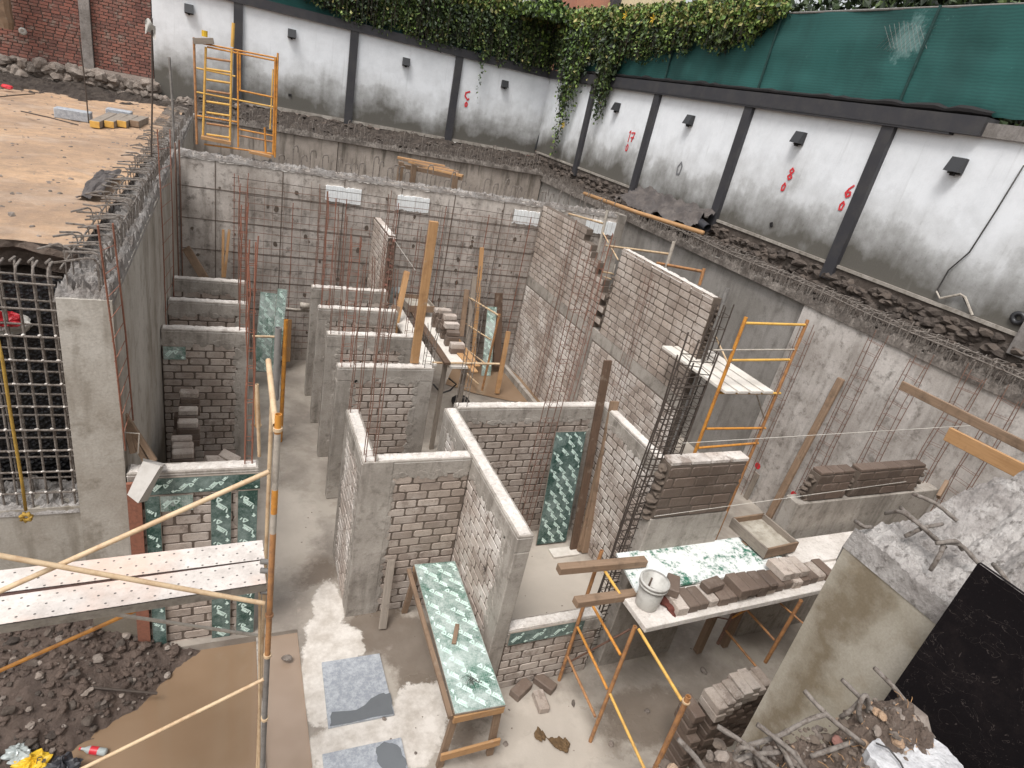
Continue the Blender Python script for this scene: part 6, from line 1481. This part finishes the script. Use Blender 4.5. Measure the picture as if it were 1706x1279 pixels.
# ================================================================== FOREGROUND, LOWER RIGHT
fgw = root('retaining_wall', 'close smooth concrete wall end with a rough broken top at the lower right', 'concrete wall', (5, 1.7, 0), 'retaining walls')
mb = MB(); mb.box(3.85, .3, -.3, 9.76, 2.06, 4.12); M['fg_wall'] = m_fg(); part('wall_face', mb, 'fg_wall', fgw)
mb = MB()
def fgt(u, v):
    x = 3.845+u*5.9; y = .3+v*1.77
    h = 4.25+.05*fr(x, y, 0, 3)+.045*abs(fr(x, y, 5, 13, 4))
    ramp = max(0, min(1, (x-4.55-.25*fr(0, y, 2, 2))/.35)); h += ramp*(.30+.12*fr(x, y, 9, 3))+.12*max(0, min(1, (x-5.3)/.6))
    if u == 0 or v in (0, 1): h = 4.1 if u == 0 else h-.3
    return (x, y, h)
mb.grid(420, 150, fgt); part('broken_top', mb, 'shot', fgw, smooth=False)
def fbar(pts, r=.013, name='starter_bar', mat='rebar_grey', par=fgw):
    # mortar-caked bar: wobble the radius with lumps
    mb = MB(); P_ = [Vector(p) for p in pts]; dense = []
    for a, b in zip(P_, P_[1:]):
        n = max(2, int((b-a).length/.03))
        for k in range(n): dense.append(a.lerp(b, k/n))
    dense.append(P_[-1]); sm = dense[:]
    for _ in range(2): sm = [sm[0]]+[(sm[i-1]+sm[i]*2+sm[i+1])/4 for i in range(1, len(sm)-1)]+[sm[-1]]
    base = len(mb.v); n = 9; prev = None
    for i, p in enumerate(sm):
        d = (sm[min(i+1, len(sm)-1)]-sm[max(i-1, 0)]).normalized(); a = d.orthogonal().normalized() if prev is None else (prev-d*prev.dot(d)).normalized(); prev = a; b = d.cross(a)
        for k in range(n):
            an = 6.283*k/n; rr = r*(1+.28*mn.noise(p*22+Vector((k, 0, 0)))+.1*(i % 2)); mb.v.append(tuple(p+a*math.cos(an)*rr+b*math.sin(an)*rr))
    for i in range(len(sm)-1):
        for k in range(n): mb.face((base+i*n+k, base+i*n+(k+1) % n, base+(i+1)*n+(k+1) % n, base+(i+1)*n+k))
    mb.face(tuple(base+k for k in range(n))[::-1]); mb.face(tuple(base+(len(sm)-1)*n+k for k in range(n)))
    part(name, mb, mat, par, smooth=True)
def zp(px, py, z): return P(px, py, z=z)
for pts in ([(1475, 855, 4.36), (1500, 850, 4.46), (1540, 880, 4.46), (1575, 912, 4.36)], [(1500, 845, 4.4), (1530, 872, 4.42), (1560, 900, 4.38)], [(1520, 822, 4.5), (1560, 838, 4.5), (1595, 868, 4.46)],
            [(1560, 905, 4.44), (1595, 900, 4.46), (1603, 915, 4.36)], [(1550, 950, 4.3), (1566, 925, 4.42), (1572, 908, 4.42)], [(1565, 903, 4.42), (1600, 905, 4.43), (1632, 940, 4.38)], [(1425, 868, 4.3), (1440, 878, 4.33), (1452, 878, 4.3)], [(1508, 893, 4.33), (1540, 878, 4.4), (1570, 873, 4.38)], [(1655, 940, 4.5), (1670, 955, 4.55), (1682, 975, 4.5)]):
    fbar([zp(*q) for q in pts], .013)
# black board in front of that face
mb = MB(); Xb = 3.72
A, B, Cc = P(1630, 938, x=Xb), P(1720, 992, x=Xb), P(1490, 1122, x=Xb)
mb.grid(30, 30, lambda u, v: (Xb+.004*fr(u*4, v*4, 0, 1)-.05*(1-v), A.y-(A.y+.3)*u, 3.1+(A.z-3.1)*v+.01*u)); mb.grid(1, 30, lambda u, v: (Xb+.025*u-.05*(1-v), A.y+.002, 3.1+(A.z-3.1)*v)); mb.grid(30, 1, lambda u, v: (Xb+.025*v, A.y-(A.y+.3)*u, A.z+.002+.01*u))
single('film_faced_sheet', mb, 'film_fg', 'scuffed black film-faced panel leaning on the close concrete wall', 'panel')
# near edge: rubble with bars and a pale slab, just under the camera
nw = root('rubble_edge', 'near broken wall head of rubble and crossing mortar-caked bars at the bottom edge', 'broken wall', (2.4, .8, 3.9))
def ngh(x, y): return 4.03+.1*fr(x, y, 0, 2.5)+.09*abs(fr(x, y, 4, 9, 4))+.16*max(0, 1-((x-2.85)**2+(y-.95)**2)/.05)
mb = MB(); mb.grid(230, 130, lambda u, v: ((lambda x, y: (x, y, (ngh(x, y)-(.9*max(0, v-.96)/.04))))(1.2+u*1.75, -.3+v*1.44-.05*u+.09*fr(u*6, 0, 0, 1))))
part('rubble', mb, 'soil', nw)
mb = MB(); rng = random.Random(77)
for i in range(900):
    x = rng.uniform(1.3, 2.85); y = rng.uniform(.35, 1.1); mb.rock((x, y, ngh(x, y)+.005), rng.choice([.006, .008, .01, .012, .018, .03]), rng, rng.choice((0, 0, 0, 1, 1, 2)), .6)
mb.rock(zp(1512, 1200, 4.14), .1, rng, 0); mb.rock(zp(1470, 1215, 4.06), .05, rng, 1); mb.rock(zp(1395, 1235, 4.08), .035, rng, 3)
o = part('debris', mb, ['stone', 'mortar', 'sand', 'red_brick'], nw); o['kind'] = 'stuff'
# fibres/straw
mb = MB()
for i in range(260):
    x = rng.uniform(1.5, 3.0); y = rng.uniform(.5, 1.0); a = rng.uniform(0, 3.1); l = rng.uniform(.02, .06); z = ngh(x, y)+.012; mb.tube([(x, y, z), (x+l*math.cos(a)*.5, y+l*math.sin(a)*.5, z+.008), (x+l*math.cos(a), y+l*math.sin(a), z)], .0013, 3)
o = part('straw', mb, 'wood_new', nw); o['kind'] = 'stuff'
for pts in ([(1340, 1150, 4.22), (1375, 1190, 4.2), (1440, 1240, 4.12)], [(1375, 1190, 4.2), (1350, 1197, 4.16), (1300, 1225, 4.14), (1230, 1248, 4.12)], [(1403, 1132, 4.26), (1432, 1160, 4.22), (1470, 1200, 4.16), (1500, 1232, 4.12)], [(1457, 1113, 4.28), (1490, 1145, 4.22), (1530, 1195, 4.16), (1555, 1230, 4.12)],
            [(1440, 1210, 4.08), (1428, 1190, 4.2), (1435, 1160, 4.28), (1445, 1155, 4.28), (1448, 1200, 4.1)], [(1400, 1195, 4.12), (1425, 1180, 4.2), (1440, 1158, 4.27)], [(1262, 1207, 4.22), (1295, 1232, 4.18), (1330, 1260, 4.14), (1345, 1290, 4.08)], [(1290, 1228, 4.16), (1306, 1250, 4.14), (1325, 1290, 4.1)],
            [(1195, 1210, 4.22), (1230, 1230, 4.22), (1268, 1262, 4.16), (1300, 1285, 4.12)], [(1130, 1232, 4.24), (1160, 1262, 4.18), (1185, 1300, 4.12)], [(1215, 1290, 4.05), (1230, 1240, 4.2), (1255, 1245, 4.2), (1270, 1290, 4.04)], [(1190, 1275, 4.08), (1250, 1258, 4.12), (1300, 1252, 4.12)],
            [(1450, 1240, 4.06), (1480, 1222, 4.14), (1478, 1180, 4.2), (1488, 1172, 4.2), (1510, 1190, 4.16)], [(1350, 1260, 4.06), (1380, 1250, 4.1), (1420, 1236, 4.1)], [(1165, 1300, 4.06), (1210, 1276, 4.12), (1240, 1262, 4.14)]):
    fbar([zp(*q) for q in pts], .0105, par=nw)
# pale slab piece with thin cable
mb = MB(); c = zp(1500, 1262, 4.1)
def sf(u, v):
    a = 6.283*u; rr = (.24+.06*mn.noise(Vector((math.cos(a)*1.5, math.sin(a)*1.5, 3)))+.015*mn.noise(Vector((math.cos(a)*9, math.sin(a)*9, 3))))
    if v < .25: k, z = 1, -.08+.09*v/.25
    else: k, z = 1-(v-.25)/.75, .012
    return (c.x+.02+rr*k*.95*math.cos(a), c.y-.06+rr*k*.8*math.sin(a), 4.13+z+.006*fr(k*math.cos(a)*3, k*math.sin(a)*3, 0, 2))
mb.grid(70, 24, sf); part('slab_piece', mb, 'slab_grey', nw)
mb = MB(); mb.tube([zp(1460, 1238, 4.17), zp(1480, 1246, 4.165), zp(1500, 1270, 4.16), zp(1512, 1295, 4.16)], .004, 6); single('cable', mb, 'cable', 'thin green-black cable lying on the pale slab piece at the bottom edge', 'cable', smooth=True)
# near edge body below the rubble so that the pit wall exists there
mb = MB(); mb.box(1.25, -.4, -.3, 2.9, .98, 3.88); part('wall_face', mb, 'conc_fg', nw)
print('objects', len(bpy.data.objects), 'polys', sum(len(m.polygons) for m in bpy.data.meshes))
